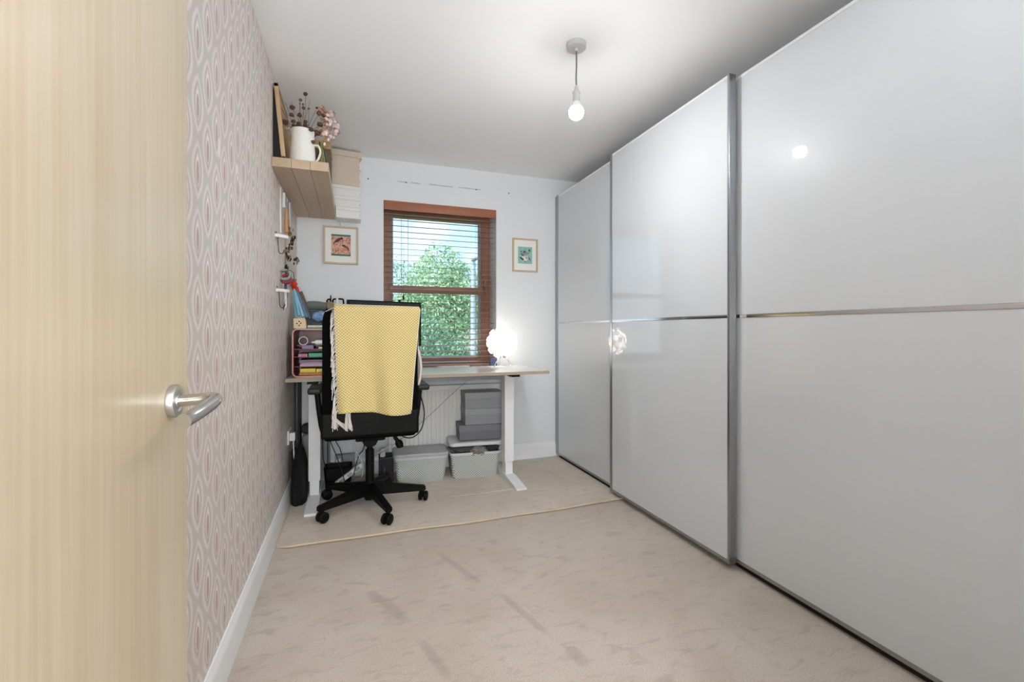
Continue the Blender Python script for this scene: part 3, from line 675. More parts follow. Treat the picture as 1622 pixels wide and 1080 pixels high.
# ------------------------------------------------------------------ things hung on the patterned wall
def wall_hook(label, y, z, colr):
    k = T('wall_hook', label, 'hook', (XL, y, z))
    # small wing-shaped ledge with a wire hook below
    M = Matrix.Translation((XL, y, z))
    k.part('ledge', B().prism([(0, -.035), (.020, -.032), (.050, -.006), (.062, .012), (.036, .022), (0, .030)], -.006, .010, axis='Z', M=M, bev=.002), colr)
    k.part('wire_hook', B().tube([(XL+.012, y-.02, z), (XL+.014, y-.02, z-.03), (XL+.017, y-.019, z-.078), (XL+.026, y-.017, z-.090), (XL+.038, y-.014, z-.084), (XL+.040, y-.013, z-.070)], .0022, 6, smoothpath=4), mat('hook_wire', '4A4744', .4, .6))
    k.part('screw', B().ball((XL+.004, y-.02, z+.020), .004, sub=1), M_HOLE)
    return k
wall_hook('upper white wing-shaped wall hook with a wire hook below it', 2.66, 1.583, M_WHITEP)
wall_hook('lower cream wing-shaped wall hook with a wire hook below it', 2.70, 1.302, mat('cream_plastic', 'E5E3D2', .5))
# long white strip hanger with wooden handle
hg = T('peg_rail_strip', 'tall white metal strip with a wooden handled tool hung under the shelf', 'rail', (XL, 2.80, 1.65))
hg.part('strip', B().box(XL, XL+.006, 2.80, 2.822, 1.63, 1.885, .001), M_WHITEM)
hg.part('strip', B().box(XL, XL+.014, 2.905, 2.913, 1.80, 1.885, .001), M_WHITEM)
hg.part('wooden_handle', B().lathe([(0, 0), (.008, .004), (.011, .05), (.009, .10), (.006, .14), (0, .142)], (XL+.018, 2.92, 1.655), 12), mat('tan_wood_handle', 'D29A68', .5))
hg.part('ferrule', B().lathe([(0, 0), (.006, 0), (.005, .05), (0, .05)], (XL+.018, 2.92, 1.797), 10), M_BRUSHED)
sp = T('paper_wing', 'folded pale paper ornament hanging under the far part of the shelf', 'ornament', (XL, 3.10, 1.78))
sp.part('sheet', B().prism([(3.04, 1.885), (3.20, 1.888), (3.10, 1.74)], XL+.004, XL+.010, axis='X').prism([(3.02, 1.86), (3.10, 1.885), (3.08, 1.72)], XL+.018, XL+.022, axis='X'), mat('pale_lilac_paper', 'DEDCE6', .7))
# dried floral garland, hanging
gar = T('floral_garland', 'string of small dark flowers and leaves hanging on the patterned wall', 'garland', (XL, 3.06, 1.62))
rr = random.Random(5)
gp = [(456, 353), (459, 362), (458, 370), (463, 378), (461, 385), (460, 391), (465, 383), (449, 400), (455, 396), (452, 406), (458, 409), (448, 425), (452, 433), (471, 410), (468, 414), (450, 445)]
gb = {0: B(), 1: B(), 2: B(), 3: B()}
for i, q in enumerate(gp):
    c_ = Vector(P(q[0], q[1], Y=2.98+.04*rr.random()));  c_.x = max(c_.x, XL+.008)
    for k in range(7):
        d_ = Vector((rr.gauss(0, .7), rr.gauss(0, 1), rr.gauss(0, 1)))*.009
        pc = c_+d_; pc.x = max(pc.x, XL+.006)
        gb[(i*3+k) % 4 if i > 2 else 3].ball(pc, .006+.004*rr.random(), (.6, 1, 1.2), 1, jitter=.5, seed=i+k)
for i, cc in enumerate(('33402F', '5C2F2C', '2C2426', 'A98A58')): gar.part('flowers', gb[i], mat('garland_colour_%s' % 'abcd'[i], cc, .8, var=.2), stuff=True)
gar.part('string', B().tube([(XL+.008, 2.96, 1.885)]+[tuple(Vector(P(q[0], q[1], Y=3.0))) for q in ((457, 355), (461, 380), (454, 405), (450, 435))], .0012, 5, smoothpath=4), mat('twine', '6E6250', .9))
# roll of tape on a hook
tr_ = T('ribbon_roll', 'grey and crimson ribbon rolls hanging on a wall hook', 'ribbon', (XL, 2.84, 1.40))
Mr = Matrix.Translation((XL+.022, 2.83, 1.402)) @ Matrix.Rotation(rad(72), 4, 'X')
def ring(r0, r1, h_, M, seg=32):
    return B().lathe([(r0, -h_/2), (r1, -h_/2), (r1, h_/2), (r0, h_/2), (r0, -h_/2)], seg=seg, M=M)
tr_.part('grey_roll', ring(.022, .034, .018, Mr), mat('grey_ribbon', '8FA09E', .5))
tr_.part('crimson_roll', ring(.018, .030, .016, Matrix.Translation((XL+.028, 2.832, 1.380)) @ Matrix.Rotation(rad(66), 4, 'X')), mat('crimson_ribbon', '9E3444', .6))
tr_.part('wire_hook', B().tube([(XL, 2.81, 1.42), (XL+.02, 2.81, 1.42), (XL+.045, 2.83, 1.43)], .002, 6), mat('hook_wire', '4A4744'))
sc_ = T('craft_scissors', 'pair of purple-handled scissors hanging between the wall hooks', 'scissors', (XL+.02, 2.86, 1.30))
sc_.part('blades', B().box(XL+.018, XL+.021, 2.852, 2.864, 1.215, 1.31, .001).box(XL+.022, XL+.025, 2.864, 2.878, 1.222, 1.31, .001), M_BRUSHED)
for yy in (2.845, 2.88):
    sc_.part('finger_loop', B().tube([(XL+.021, yy+.014*math.cos(a*math.pi/8), 1.335+.022*math.sin(a*math.pi/8)) for a in range(17)], .0035, 6), mat('purple_plastic', '3B2D55', .4))
rb = one('red_ribbon_loop', 'dark red ribbon dangling behind the lower wall hook', 'ribbon', B().grid(lambda u, v: (XL+.012+.01*math.sin(u*5), 2.90+.018*v+.02*u, 1.345-.135*u), 10, 2), mat('crimson_ribbon', '9E3444'), (XL, 2.9, 1.21), solid=.002)

# ------------------------------------------------------------------ desk
ZD = .806
M_DTOP = mat('pale_grey_desk_laminate', 'DEDCD9', .22, var=.02, scale=12, coat=.2); M_DEDGE = wood('desk_edge_band', 'B5A795', 'A08F7B', 'X', .5, 40)
dk = T('standing_desk', 'white-topped height-adjustable desk on two T-shaped legs below the window', 'desk', (.46, 3.27, 0))
dk.part('desktop', B().box(XL+.004, 1.313, 2.972, 3.566, ZD-.022, ZD, .0015), M_DTOP)
dk.part('edge_band', B().box(XL+.004, 1.314, 2.9695, 2.972, ZD-.0215, ZD-.0005), M_DEDGE)
dk.part('edge_band', B().box(1.313, 1.3155, 2.9695, 3.566, ZD-.0215, ZD-.0005), M_DEDGE)
M_BEAM = mat('grey_steel_beam', '8B8D90', .45, .4, var=.02)
dk.part('cross_beam', B().box(-.2, 1.05, 3.21, 3.27, ZD-.075, ZD-.023, .002), M_BEAM)
for xc in (-.235, 1.075):
    dk.part('side_bracket', B().box(xc-.03, xc+.03, 3.0, 3.52, ZD-.040, ZD-.0225, .002), M_BLACK)
    lg = dk.part('leg', B().box(xc-.035, xc+.035, 3.145, 3.235, .135, ZD-.04, .004), M_WHITEM)
    dk.part('inner_tube', B().box(xc-.028, xc+.028, 3.152, 3.228, .042, .14, .003), M_WHITEM, parent=lg)
    dk.part('foot', B().prism([(2.885, .010), (3.485, .010), (3.485, .024), (3.26, .044), (3.12, .044), (2.885, .024)], xc-.037, xc+.037, axis='X', bev=.0015), M_WHITEM)
    dk.part('bolt', B().ball((xc+.004, 3.146, ZD-.055), .005, sub=1), M_CHROME)

# ------------------------------------------------------------------ radiator
ra = T('radiator', 'white ribbed panel radiator on the wall behind the desk', 'radiator', (.70, 3.55, .15))
M_RAD = mat('white_radiator_enamel', 'E6E5E0', .4, var=.01)
RX0, RX1 = .25, 1.13
ra.part('front_panel', B().box(RX0, RX1, 3.520, 3.530, .16, .655, .003), M_RAD)
ra.part('top_grille', B().box(RX0-.004, RX1+.004, 3.516, 3.59, .650, .664, .003), M_RAD)
k = int((RX1-RX0-.03)/.033)
rib0 = None
for i in range(k):
    xc = RX0+.03+i*.033
    if rib0 is None:
        rib0 = ra.part('rib', B().prism([(-.013, 0), (-.008, -.009), (.008, -.009), (.013, 0)], -.225, .225, axis='Z'), M_RAD, local=True)
    else:
        rib0_ = rib0.copy(); COL.objects.link(rib0_); rib0_.location = (xc-.70, -.029, .255); continue
    rib0.location = (xc-.70, -.029, .255)
ra.part('bracket', B().box(.4, .43, 3.53, YB-.001, .2, .6).box(.95, .98, 3.53, YB-.001, .2, .6), M_RAD)
ra.part('valve', B().lathe([(0, 0), (.016, 0), (.018, .03), (.016, .05), (.010, .055), (0, .055)], (.205, 3.535, .155), 16).tube([(.205, 3.535, .012), (.205, 3.535, .16), (.25, 3.535, .18)], .007, 8), M_WHITEP)

# ------------------------------------------------------------------ globe lamp
lx, ly, lz = 1.107, 3.42, .998
lp = T('globe_table_lamp', 'glowing white globe lamp of overlapping round petals on the desk by the window', 'lamp', (lx, ly, ZD))
m, t, bb = new_mat('lit_petal_shade'); bb.inputs['Base Color'].default_value = lin('FFFDF8')
lw = t.n('ShaderNodeLayerWeight'); lw.inputs[0].default_value = .5
bb.inputs['Emission Color'].default_value = lin('FFFAF2'); bb.inputs['Emission Strength'].default_value = LAMP_STRENGTH
M_LIT = m
m, t, bb = new_mat('lit_petal_rim'); bb.inputs['Base Color'].default_value = lin('F6F1E8'); bb.inputs['Emission Color'].default_value = lin('F4EEE4'); bb.inputs['Emission Strength'].default_value = .22
M_RIM = m
R0 = .125
lp.part('inner_globe', B().ball((lx, ly, lz), .106, sub=4), M_RIM)
fib = 32; pm = None
for i in range(fib):
    ph = math.acos(1-2*(i+.5)/fib); th = math.pi*(1+5**.5)*i
    n_ = Vector((math.cos(th)*math.sin(ph), math.sin(th)*math.sin(ph), math.cos(ph)))
    if pm is None:
        b = B(); b.lathe([(0, .010), (.016, .008), (.0245, .004), (.0290, -.002), (.0275, -.004), (.0, .0)], seg=20)
        for f_ in b.bm.faces:
            q_ = f_.calc_center_median(); f_.material_index = 1 if math.hypot(q_.x, q_.y) > .026 else 0
        pm = emit('petal', b, [M_LIT, M_RIM], lp.o); o = pm
    else: o = pm.copy(); COL.objects.link(o)
    q = n_.to_track_quat('Z', 'Y'); o.rotation_euler = q.to_euler(); o.location = Vector((0, 0, lz-ZD))+n_*(R0-.010)
M_LEGS = mat('bright_lamp_wire', 'D9DADC', .25, .9, var=0)
for a in (-35, 85, 205):
    ux, uy = math.cos(rad(a)), math.sin(rad(a))
    lp.part('leg', B().tube([(lx+ux*.030, ly+uy*.030, .885), (lx+ux*.085, ly+uy*.085, ZD+.0035)], .0035, 8), M_LEGS)
lp.part('collar', B().lathe([(0, 0), (.034, 0), (.034, .02), (0, .02)], (lx, ly, .878), 20), M_LEGS)
one('white_coaster', 'flat white tray lying under the globe lamp', 'tray', B().box(1.00, 1.12, 3.36, 3.50, ZD+.0004, ZD+.003, .001), M_WHITEP, (1.06, 3.43, ZD))
one('clear_cord_loop', 'thin looped clear cord resting at the back edge of the desk', 'cord', B().tube([(.62, 3.545, ZD+.003), (.65, 3.552, ZD+.004), (.70, 3.548, ZD+.004), (.78, 3.55, ZD+.004), (.86, 3.545, ZD+.004), (.86, 3.535, ZD+.004), (.76, 3.536, ZD+.004), (.66, 3.53, ZD+.004), (.62, 3.545, ZD+.004)], .0032, 6, smoothpath=4), mat('clear_cord', 'D5D6D8', .2, var=0), (.74, 3.54, ZD))
one('navy_pouch', 'small navy and white patterned pouch behind the globe lamp legs', 'pouch', B().box(1.045, 1.105, 3.535, 3.56, ZD+.0005, ZD+.062, .006), mat('navy_cloth', '4A5678', .8, var=.5, scale=60), (1.02, 3.53, ZD))

# ------------------------------------------------------------------ monitor
mn = T('computer_monitor', 'black flat computer monitor behind the chair back on the desk', 'monitor', (.21, 3.24, ZD), rad(19))
mn.part('bezel', B().box(-.262, .262, -.012, .022, .175, .487, .004), M_BLACK, local=True)
mn.part('screen', B().box(-.250, .250, -.0128, -.010, .192, .478), mat('dark_screen', '1C1E22', .25, var=.02), local=True)
mn.part('neck', B().box(-.02, .02, .02, .04, .02, .30, .004), M_BLACK, local=True)
mn.part('base', B().prism(rrect(.24, .17, .03), 0.0005, .012, M=Matrix.Translation((0, .03, 0))), M_BLACK, local=True)
mn.part('camera_nub', B().box(-.008, .008, -.006, .006, .487, .502, .003, M=Matrix.Translation((.10, 0, 0))), M_BLACK, local=True)

# ------------------------------------------------------------------ red tray with craft supplies
M_RED = mat('brick_red_plastic', '7A2E2B', .35, var=.05); M_REDL = mat('pale_red_rim', 'CC8E80', .35, var=.03)
cr = T('craft_crate', 'brick red plastic crate on its side full of craft supplies, at desk left', 'crate', (-.19, 3.2, ZD))
cx0, cx1, cz0, cz1 = -.350, -.046, ZD+.002, 1.100
def frame_prism(w_, h_, r, th, y0_, y1_, cxx, czz):
    b = B(); o_ = rrect(w_, h_, r, 5, cxx, czz); i_ = rrect(w_-2*th, h_-2*th, max(r-th, .004), 5, cxx, czz); n = len(o_)
    R = [[b.bm.verts.new((p[0], yy, p[1])) for p in pp] for pp, yy in ((o_, y0_), (o_, y1_), (i_, y1_), (i_, y0_))]
    for a in range(4):
        A_, C_ = R[a], R[(a+1) % 4]
        for k in range(n): b.bm.faces.new((A_[k], A_[(k+1) % n], C_[(k+1) % n], C_[k]))
    return b
cw, ch_, ccx, ccz = cx1-cx0, cz1-cz0, (cx0+cx1)/2, (cz0+cz1)/2
cr.part('shell', frame_prism(cw, ch_, .028, .006, 3.055, 3.36, ccx, ccz), M_RED)
cr.part('rim', frame_prism(cw+.006, ch_+.004, .030, .007, 3.048, 3.056, ccx, ccz), M_REDL)
cr.part('base_panel', B().box(cx0+.004, cx1-.004, 3.352, 3.358, cz0+.004, cz1-.004), M_RED)
for z_ in (.868, .928, .976): cr.part('divider', B().box(cx0+.005, cx1-.005, 3.075, 3.352, z_-.0015, z_+.0015), M_RED)
def sup(name, label, cat, x0, x1, z0, z1, col, y0=3.075, y1=3.28, bev=.002, var=.1):
    return one(name, label, cat, B().box(x0, x1, y0, y1, z0, z1, bev), mat('supply_'+col, col, .5, var=var, scale=80), ((x0+x1)/2, (y0+y1)/2, z0))
sup('orange_folder', 'orange wallet folder lying at the bottom of the red crate', 'folder', -.318, -.06, .815, .826, 'C98646')
sup('tan_folder', 'tan card folder second from the bottom of the red crate', 'folder', -.314, -.07, .8265, .834, 'D9A05E', y0=3.08)
sup('yellow_pack', 'yellow felt pack on the bottom level of the red crate, at left', 'craft pack', -.310, -.222, .8345, .856, 'E9D044', y0=3.07)
sup('yellow_pack', 'pale yellow felt pack beside the other yellow pack, behind the chair back', 'craft pack', -.218, -.11, .8345, .853, 'E6D85A', y0=3.07)
sup('lilac_pad', 'lilac paper pad on the second level of the red crate', 'paper pad', -.312, -.08, .8698, .884, 'B9A9C6', y0=3.072)
sup('pink_pad', 'pink paper pad lying on the lilac pad in the red crate', 'paper pad', -.306, -.07, .8843, .893, 'CF8FA4', y0=3.07)
sup('grey_tin', 'flat grey tin over the pink pad in the red crate', 'tin', -.316, -.10, .8933, .910, '6F6E80')
sup('floral_pouch', 'pink floral pouch on the third level of the red crate', 'pouch', -.320, -.268, .9298, .948, 'C77C92', var=.4, y0=3.065)
sup('green_case', 'bright green pencil case beside the pink pouch in the red crate', 'pencil case', -.262, -.10, .9298, .951, '3FAE7E', y0=3.066)
sup('purple_box', 'clear purple box on the fourth level of the red crate', 'box', -.300, -.235, .9778, .999, '8A7A9E')
sup('lime_sponge', 'small lime green block next to the purple box in the red crate', 'block', -.205, -.16, .9778, .990, 'D6E08A', y0=3.066)
tp = T('tape_ring', 'grey roll of tape standing at the top left of the red crate', 'tape', (-.292, 3.09, 1.001))
tp.part('roll', ring(.0215, .0275, .03, Matrix.Translation((-.292, 3.09, 1.0275)) @ Matrix.Rotation(rad(90), 4, 'X'), 40), mat('grey_tape', 'B5B3B0', .4))
tp.part('core', ring(.0195, .0215, .03, Matrix.Translation((-.292, 3.09, 1.0275)) @ Matrix.Rotation(rad(90), 4, 'X'), 40), mat('dark_core', '2A2728', .6))
sup('clear_tray_lid', 'thin smoky tray on which the tape roll stands in the red crate', 'tray', -.33, -.1, .9995, 1.001, '8B6F74', y0=3.07)
one('white_glue_bottle', 'white bottle lying beside the tape roll in the red crate', 'bottle', B().lathe([(0, 0), (.014, 0), (.016, .01), (.016, .05), (.008, .06), (.006, .075), (0, .075)], (0, 0, 0), 16, M=Matrix.Translation((-.172, 3.10, 1.0175)) @ Matrix.Rotation(rad(-90), 4, 'Y')), M_WHITEP, (-.2, 3.1, 1.002))
one('blue_yarn_ball', 'deep blue ball of yarn at the top of the red crate by the chair', 'yarn', B().ball((-.140, 3.10, 1.024), .022, (1.2, 1, 1), 2, jitter=.1), mat('blue_yarn', '3E3F8E', .9, var=.3, scale=120, bump=.5), (-.14, 3.1, 1.002))
ZC = 1.1035
# on top of the crate
db = T('wooden_holder_block', 'pale wooden block with four dark holes on the red crate', 'block', (-.313, 3.13, ZC))
db.part('block', B().prism([(-.350, ZC), (-.276, ZC), (-.284, ZC+.062), (-.350, ZC+.064)], 3.09, 3.16, axis='Y', bev=.003), wood('pale_birch_block', 'E6D3B0', 'D6BE96', 'X', .5, 30))
for (dx, dz) in ((0, .012), (0, -.013), (-.013, -.001), (.009, .001)):
    db.part('hole', B().lathe([(0, 0), (.0042, 0), (.0042, .002), (0, .002)], seg=12, M=Matrix.Translation((-.317+dx, 3.0885, ZC+.032+dz)) @ Matrix.Rotation(rad(-90), 4, 'X')), M_DARK)
one('green_notebook', 'thin green notebook lying on the crate beside the wooden block', 'notebook', B().box(-.272, -.11, 3.08, 3.24, ZC+.0003, ZC+.010, .001), mat('green_cover', '6F9A7C', .6), (-.19, 3.16, ZC))
one('cream_notebook', 'cream notebook lying on top of the thin green one', 'notebook', B().box(-.270, -.13, 3.10, 3.24, ZC+.0103, ZC+.020, .001), mat('cream_cover', 'E3DCC6', .6), (-.2, 3.17, ZC+.0103))
sup('black_case', 'long black case lying behind the wooden block on the crate', 'case', -.250, -.05, ZC+.0205, ZC+.040, '1C1A1C', y0=3.15, y1=3.26)
bp = T('blue_patterned_pouch', 'round blue and white patterned pouch on top of the red crate', 'pouch', (-.20, 3.19, ZC+.0405))
bp.part('cloth', B().ball((-.205, 3.20, ZC+.078), .040, (1.25, .8, .92), 3, jitter=.25, seed=4), mat('blue_floral_cloth', '7FA0DA', .8, var=.55, scale=55))
bp.part('cord', B().tube([(-.19, 3.155, ZC+.09), (-.165, 3.12, ZC+.11), (-.12, 3.10, ZC+.13), (-.09, 3.10, ZC+.135)], .003, 6, smoothpath=4), M_WHITEP)
one('grey_fabric_roll', 'grey-green rolled cloth lying behind the blue pouch', 'cloth roll', B().tube([(-.31, 3.30, ZC+.150), (-.25, 3.31, ZC+.155), (-.17, 3.30, ZC+.148)], [.026, .030, .028], 14, smoothpath=3), mat('grey_green_cloth', '6F7670', .9, var=.15), (-.24, 3.3, ZC))
sup('dark_craft_box', 'dark box behind the blue pouch carrying the grey cloth roll', 'box', -.30, -.05, ZC+.0003, ZC+.120, '2B2724', y0=3.265, y1=3.350)
tn = T('tan_hessian_bag', 'small tan hessian bag beside the grey cloth roll', 'bag', (-.13, 3.30, ZC+.1205))
tn.part('body', B().ball((-.150, 3.305, ZC+.152), .032, (1, .8, 1), 2, jitter=.3, seed=9), mat('hessian', '9A8664', .95, var=.2, scale=100))
bk = T('black_figurine', 'black upright figurine with a ring on top, behind the chair corner', 'figurine', (-.115, 3.305, ZC+.1205))
fg = P(521, 472, Y=3.305); fb = P(521, 487, Y=3.305)
bk.part('body', B().tube([(fb[0], 3.305, ZC+.1205), (fb[0], 3.305, fb[2]), (fb[0]+.004, 3.305, fb[2]+.02)], [.02, .02, .010], 12), M_BLACK)
bk.part('ring', B().tube([(fg[0]+.012*math.cos(a*math.pi/8), 3.305, fb[2]+.040+.016*math.sin(a*math.pi/8)) for a in range(17)], .0055, 8), M_BLACK)
bk.part('spike', B().tube([(fg[0]+.010, 3.305, fb[2]+.04), (fg[0]+.012, 3.305, fg[2]+.02)], [.006, .003], 8), M_BLACK)
bc = T('craft_caddy', 'small dark red and white caddy with a black handle behind the throw', 'caddy', (-.04, 3.40, ZD))
c0 = P(526, 478, Y=3.42); c1 = P(544, 478, Y=3.42)
bc.part('tin', B().box(c0[0]+.006, c1[0]-.004, 3.385, 3.45, ZD+.0005, P(0, 484, Y=3.42)[2]*0+1.275, .004), mat('dark_red_check', '6E1F28', .6, var=.6, scale=50))
bc.part('handle', B().tube([(c0[0]+.004, 3.42, 1.25), (c0[0]+.006, 3.42, 1.305), (c0[0]+.03, 3.42, 1.312), (c1[0]-.006, 3.42, 1.312), (c1[0], 3.42, 1.295), (c1[0]+.002, 3.42, 1.25)], .006, 8, smoothpath=3), M_BLACK)
bc.part('white_bottle', B().lathe([(0, 0), (.010, 0), (.010, .045), (.006, .05), (.008, .06), (0, .062)], (c0[0]+.035, 3.38, 1.262), 12).box(c0[0]+.030, c0[0]+.040, 3.376, 3.386, 1.2, 1.266), M_WHITEP)
# bunch of blue-handled tools leaning from the crate against the wall
rr = random.Random(2)
tops = [(457, 452), (461, 450), (464, 450), (467, 452), (470, 455)]; bots = [(469, 497), (474, 500), (480, 502), (486, 503), (491, 505)]
cols = ['6FA9B8', '8CC4DA', '9FD0E6', '6C87A6', '5E6F80']
for i in range(5):
    a_ = Vector(P(tops[i][0], tops[i][1], Y=3.26)); a_.x = max(a_.x, XL+.012); b_ = Vector(P(bots[i][0], bots[i][1], Y=3.19)); b_.z = max(b_.z, ZC+.004) if i else ZC+.066
    q = T('craft_brush', ['leftmost slim teal brush leaning behind the wooden block', 'pale blue brush next to the leftmost teal one', 'middle light blue brush of the leaning bunch', 'slate blue brush right of the middle one', 'rightmost dark slate brush of the leaning bunch'][i], 'brush', b_, group='blue brushes leaning against the wall')
    q.part('handle', B().tube([b_, b_*.5+a_*.5, a_*.85+b_*.15], [.008, .0065, .004], 8), mat('brush_blue_%d' % i, cols[i], .35))
    q.part('tip', B().tube([a_*.85+b_*.15, a_], [.006, .009], 8), mat('scarlet_tip', 'D8341E', .5))
rt = T('red_strap_bundle', 'scarlet tape binding on the hung bunch below the green foliage', 'tape', (XL+.03, 3.26, 1.38))
pc = Vector(P(460, 450, Y=3.22)); pc.x = max(pc.x, XL+.024)
rt.part('band', B().ball(pc, .022, (.9, 1, 1), 2, jitter=.2), mat('scarlet_tip', 'D8341E'))
rt.part('green_knot', B().ball(pc+Vector((0, 0, .026)), .014, (1, 1.2, .8), 2, jitter=.4), mat('olive_ribbon', '7C8866', .8))
rt.part('hanging_wire', B().tube([pc+Vector((0, 0, .03)), pc+Vector((-.002, 0, .075)), (XL, pc.y, pc.z+.09)], .002, 6), mat('hook_wire', '4A4744'))
bt = Vector(P(476, 462, Y=3.28)); bb2 = Vector(P(487, 490, Y=3.28))
one('brown_leather_tube', 'brown leather tube leaning beside the blue brushes', 'tube', B().tube([bb2+(bb2-bt)*.55, bt], .011, 12), mat('brown_leather', '6A4E40', .6, var=.15), tuple(bb2))

# ------------------------------------------------------------------ office chair
CX, CY = .095, 2.936
ch = T('office_chair', 'black mesh office chair on five castors with a yellow throw on its back', 'chair', (CX, CY, .010))
Z0 = .011
ch.part('hub', B().lathe([(0, .045), (.030, .045), (.034, .06), (.036, .11), (.030, .150), (.026, .155), (0, .155)], (CX, CY, Z0), 24), M_BLACK)
cas0 = None
for a in (213, 286, 356, 68, 140):
    M = Matrix.Translation((CX, CY, Z0)) @ Matrix.Rotation(rad(a), 4, 'Z')
    arm_ = ch.part('base_arm', B().prism([(.02, .07), (.31, .068), (.338, .066), (.338, .098), (.31, .102), (.02, .150)], -.019, .019, axis='Y', M=M, bev=.006), M_BLACK)
    Mc = M @ Matrix.Translation((.320, 0, 0)) @ Matrix.Rotation(rad(a*1.7), 4, 'Z')
    cs = ch.part('castor', B().tube([(0, 0, .05), (0, 0, .078)], .009, 10, M=Mc).box(-.022, .018, -.006, .006, .030, .058, .004, M=Mc), M_BLACK, parent=arm_)
    bwh = B()
    for sy in (-1, 1):
        bwh.lathe([(0, -.0095), (.022, -.0095), (.029, -.006), (.031, 0), (.029, .006), (.022, .0095), (0, .0095)], seg=24, M=Mc @ Matrix.Translation((-.010, sy*.017, .031)) @ Matrix.Rotation(rad(90), 4, 'X'))
    ch.part('wheels', bwh, M_BLACK, parent=arm_)
ch.part('gas_lift', B().tube([(CX, CY, Z0+.10), (CX, CY, .36)], .026, 20).tube([(CX, CY, .35), (CX, CY, .46)], .018, 16), M_BLACK)
ch.part('mechanism', B().box(CX-.085, CX+.085, CY-.14, CY+.10, .440, .485, .012).prism([(CX-.085, .485), (CX-.05, .43), (CX-.03, .39), (CX+.03, .39), (CX+.05, .43), (CX+.085, .485)], CY-.06, CY+.05, axis='Y', bev=.006), M_BLACK)
ch.part('seat', B().box(CX-.255, CX+.255, CY-.24, CY+.27, .475, .555, .030, seg=3), M_BLACKM)
BY = CY-.235   # rear face of the backrest around here
def back_surface(th):
    b = B(); nu, nv = 16, 24
    def pt(u, v, side):
        x = -1+2*u; z = .508+(1.203-.508)*v
        hw = .258-.004*v - (.012*max(0, (v-.9)/.1)**2)
        zz_ = z-.012*abs(x)**4*(v > .5)+.0*u
        y = BY-.045*v*v-.02*(1-v)**2+.03*(1-x*x)*-.4+(side*th/2)
        return Vector((CX+x*hw, y, zz_))
    F = [[b.bm.verts.new(pt(i/nu, j/nv, -1)) for j in range(nv+1)] for i in range(nu+1)]
    K = [[b.bm.verts.new(pt(i/nu, j/nv, 1)) for j in range(nv+1)] for i in range(nu+1)]
    for i in range(nu):
        for j in range(nv):
            b.bm.faces.new((F[i][j], F[i+1][j], F[i+1][j+1], F[i][j+1])); b.bm.faces.new((K[i][j], K[i][j+1], K[i+1][j+1], K[i+1][j]))
    for j in range(nv):
        b.bm.faces.new((F[0][j], F[0][j+1], K[0][j+1], K[0][j])); b.bm.faces.new((F[nu][j+1], F[nu][j], K[nu][j], K[nu][j+1]))
    for i in range(nu):
        b.bm.faces.new((F[i][0], K[i][0], K[i+1][0], F[i+1][0])); b.bm.faces.new((F[i][nv], F[i+1][nv], K[i+1][nv], K[i][nv]))
    return b, pt
b, bpt = back_surface(.036)
bmesh.ops.bevel(b.bm, geom=[e for e in b.bm.edges if e.is_manifold and e.calc_face_angle(0) > .8], offset=.010, segments=3, affect='EDGES')
ch.part('backrest', b, M_BLACKM)
ch.part('lower_back_shell', B().box(CX-.262, CX+.262, BY-.050, BY+.03, .500, .640, .016, seg=3), M_BLACK)
ch.part('back_support', B().prism([(BY-.02, .50), (BY+.06, .455), (CY-.08, .455), (CY-.08, .475), (BY+.07, .482), (BY+.03, .53)], CX-.05, CX+.05, axis='X', bev=.004), M_BLACK)
for s_ in (-1, 1):
    xo = CX+s_*.300
    ar = ch.part('armrest', B().tube([(CX+s_*.20, CY-.06, .470), (CX+s_*.245, CY-.06, .475), (xo-s_*.035, CY-.07, .52), (xo-s_*.022, CY-.08, .60), (xo-s_*.006, CY-.08, .735)], [.020, .020, .018, .017, .016], 10, smoothpath=3), M_BLACK)
    ch.part('arm_pad', B().box(xo-.036, xo+.036, CY-.20, CY+.055, .735, .770, .014, seg=3), mat('arm_pad_rubber', '151516', .5, var=.05), parent=ar)
lv = [P(633, 687, Y=2.86), P(640, 694, Y=2.84), P(644, 703, Y=2.83), P(630, 0, Y=2.8)]
ch.part('height_lever', B().tube([(CX+.07, CY-.05, .455), P(617, 690, Y=2.86), P(625, 691, Y=2.86)], .005, 8).tube([P(623, 690, Y=2.86), P(629, 697, Y=2.86), P(633, 704, Y=2.86), P(634, 708, Y=2.86)], [.005, .012, .023, .020], 14, smoothpath=2), M_BLACK)

# throw
def throw_mat():
    m, t, b = new_mat('yellow_diamond_weave'); s = t.n('ShaderNodeSeparateXYZ'); t.put(s.inputs[0], objc(t))
    x, z = s.outputs[0], s.outputs[2]; k = 2*math.pi/.0175
    w1 = t.m('SINE', t.m('MULTIPLY', x, k)); w2 = t.m('SINE', t.m('MULTIPLY', z, k*1.15))
    d = t.m('MULTIPLY', w1, w2); f = t.ramp(t.m('ADD', t.m('MULTIPLY', d, .5), .5), [(.42, (0, 0, 0, 1)), (.72, (1, 1, 1, 1))])
    c = t.mix(f, lin('C6AC62'), lin('F0E4B8')); c = t.mix(t.m('MULTIPLY', t.noise(objc(t), 400, 2), .2), c, lin('CDB45A'))
    t.put(b.inputs['Base Color'], c); b.inputs['Roughness'].default_value = .9; b.inputs['Specular IOR Level'].default_value = .15
    b.inputs['Sheen Weight'].default_value = .2
    t.put(b.inputs['Normal'], t.bump(t.m('ADD', d, t.noise(objc(t), 500, 2)), .35, .003)); return m
M_THROW = throw_mat(); M_FRINGE = mat('cream_fringe', 'E6DFD8', .9, var=.06)
th_ = T('yellow_throw', 'pale yellow diamond-weave throw with cream fringe draped over the chair back', 'blanket', (CX, BY-.05, 1.22))
TX0, TX1 = CX-.193, CX+.262
def yb(z): v = max(0, min(1, (z-.508)/.695)); return BY-.045*v*v-.02*(1-v)**2
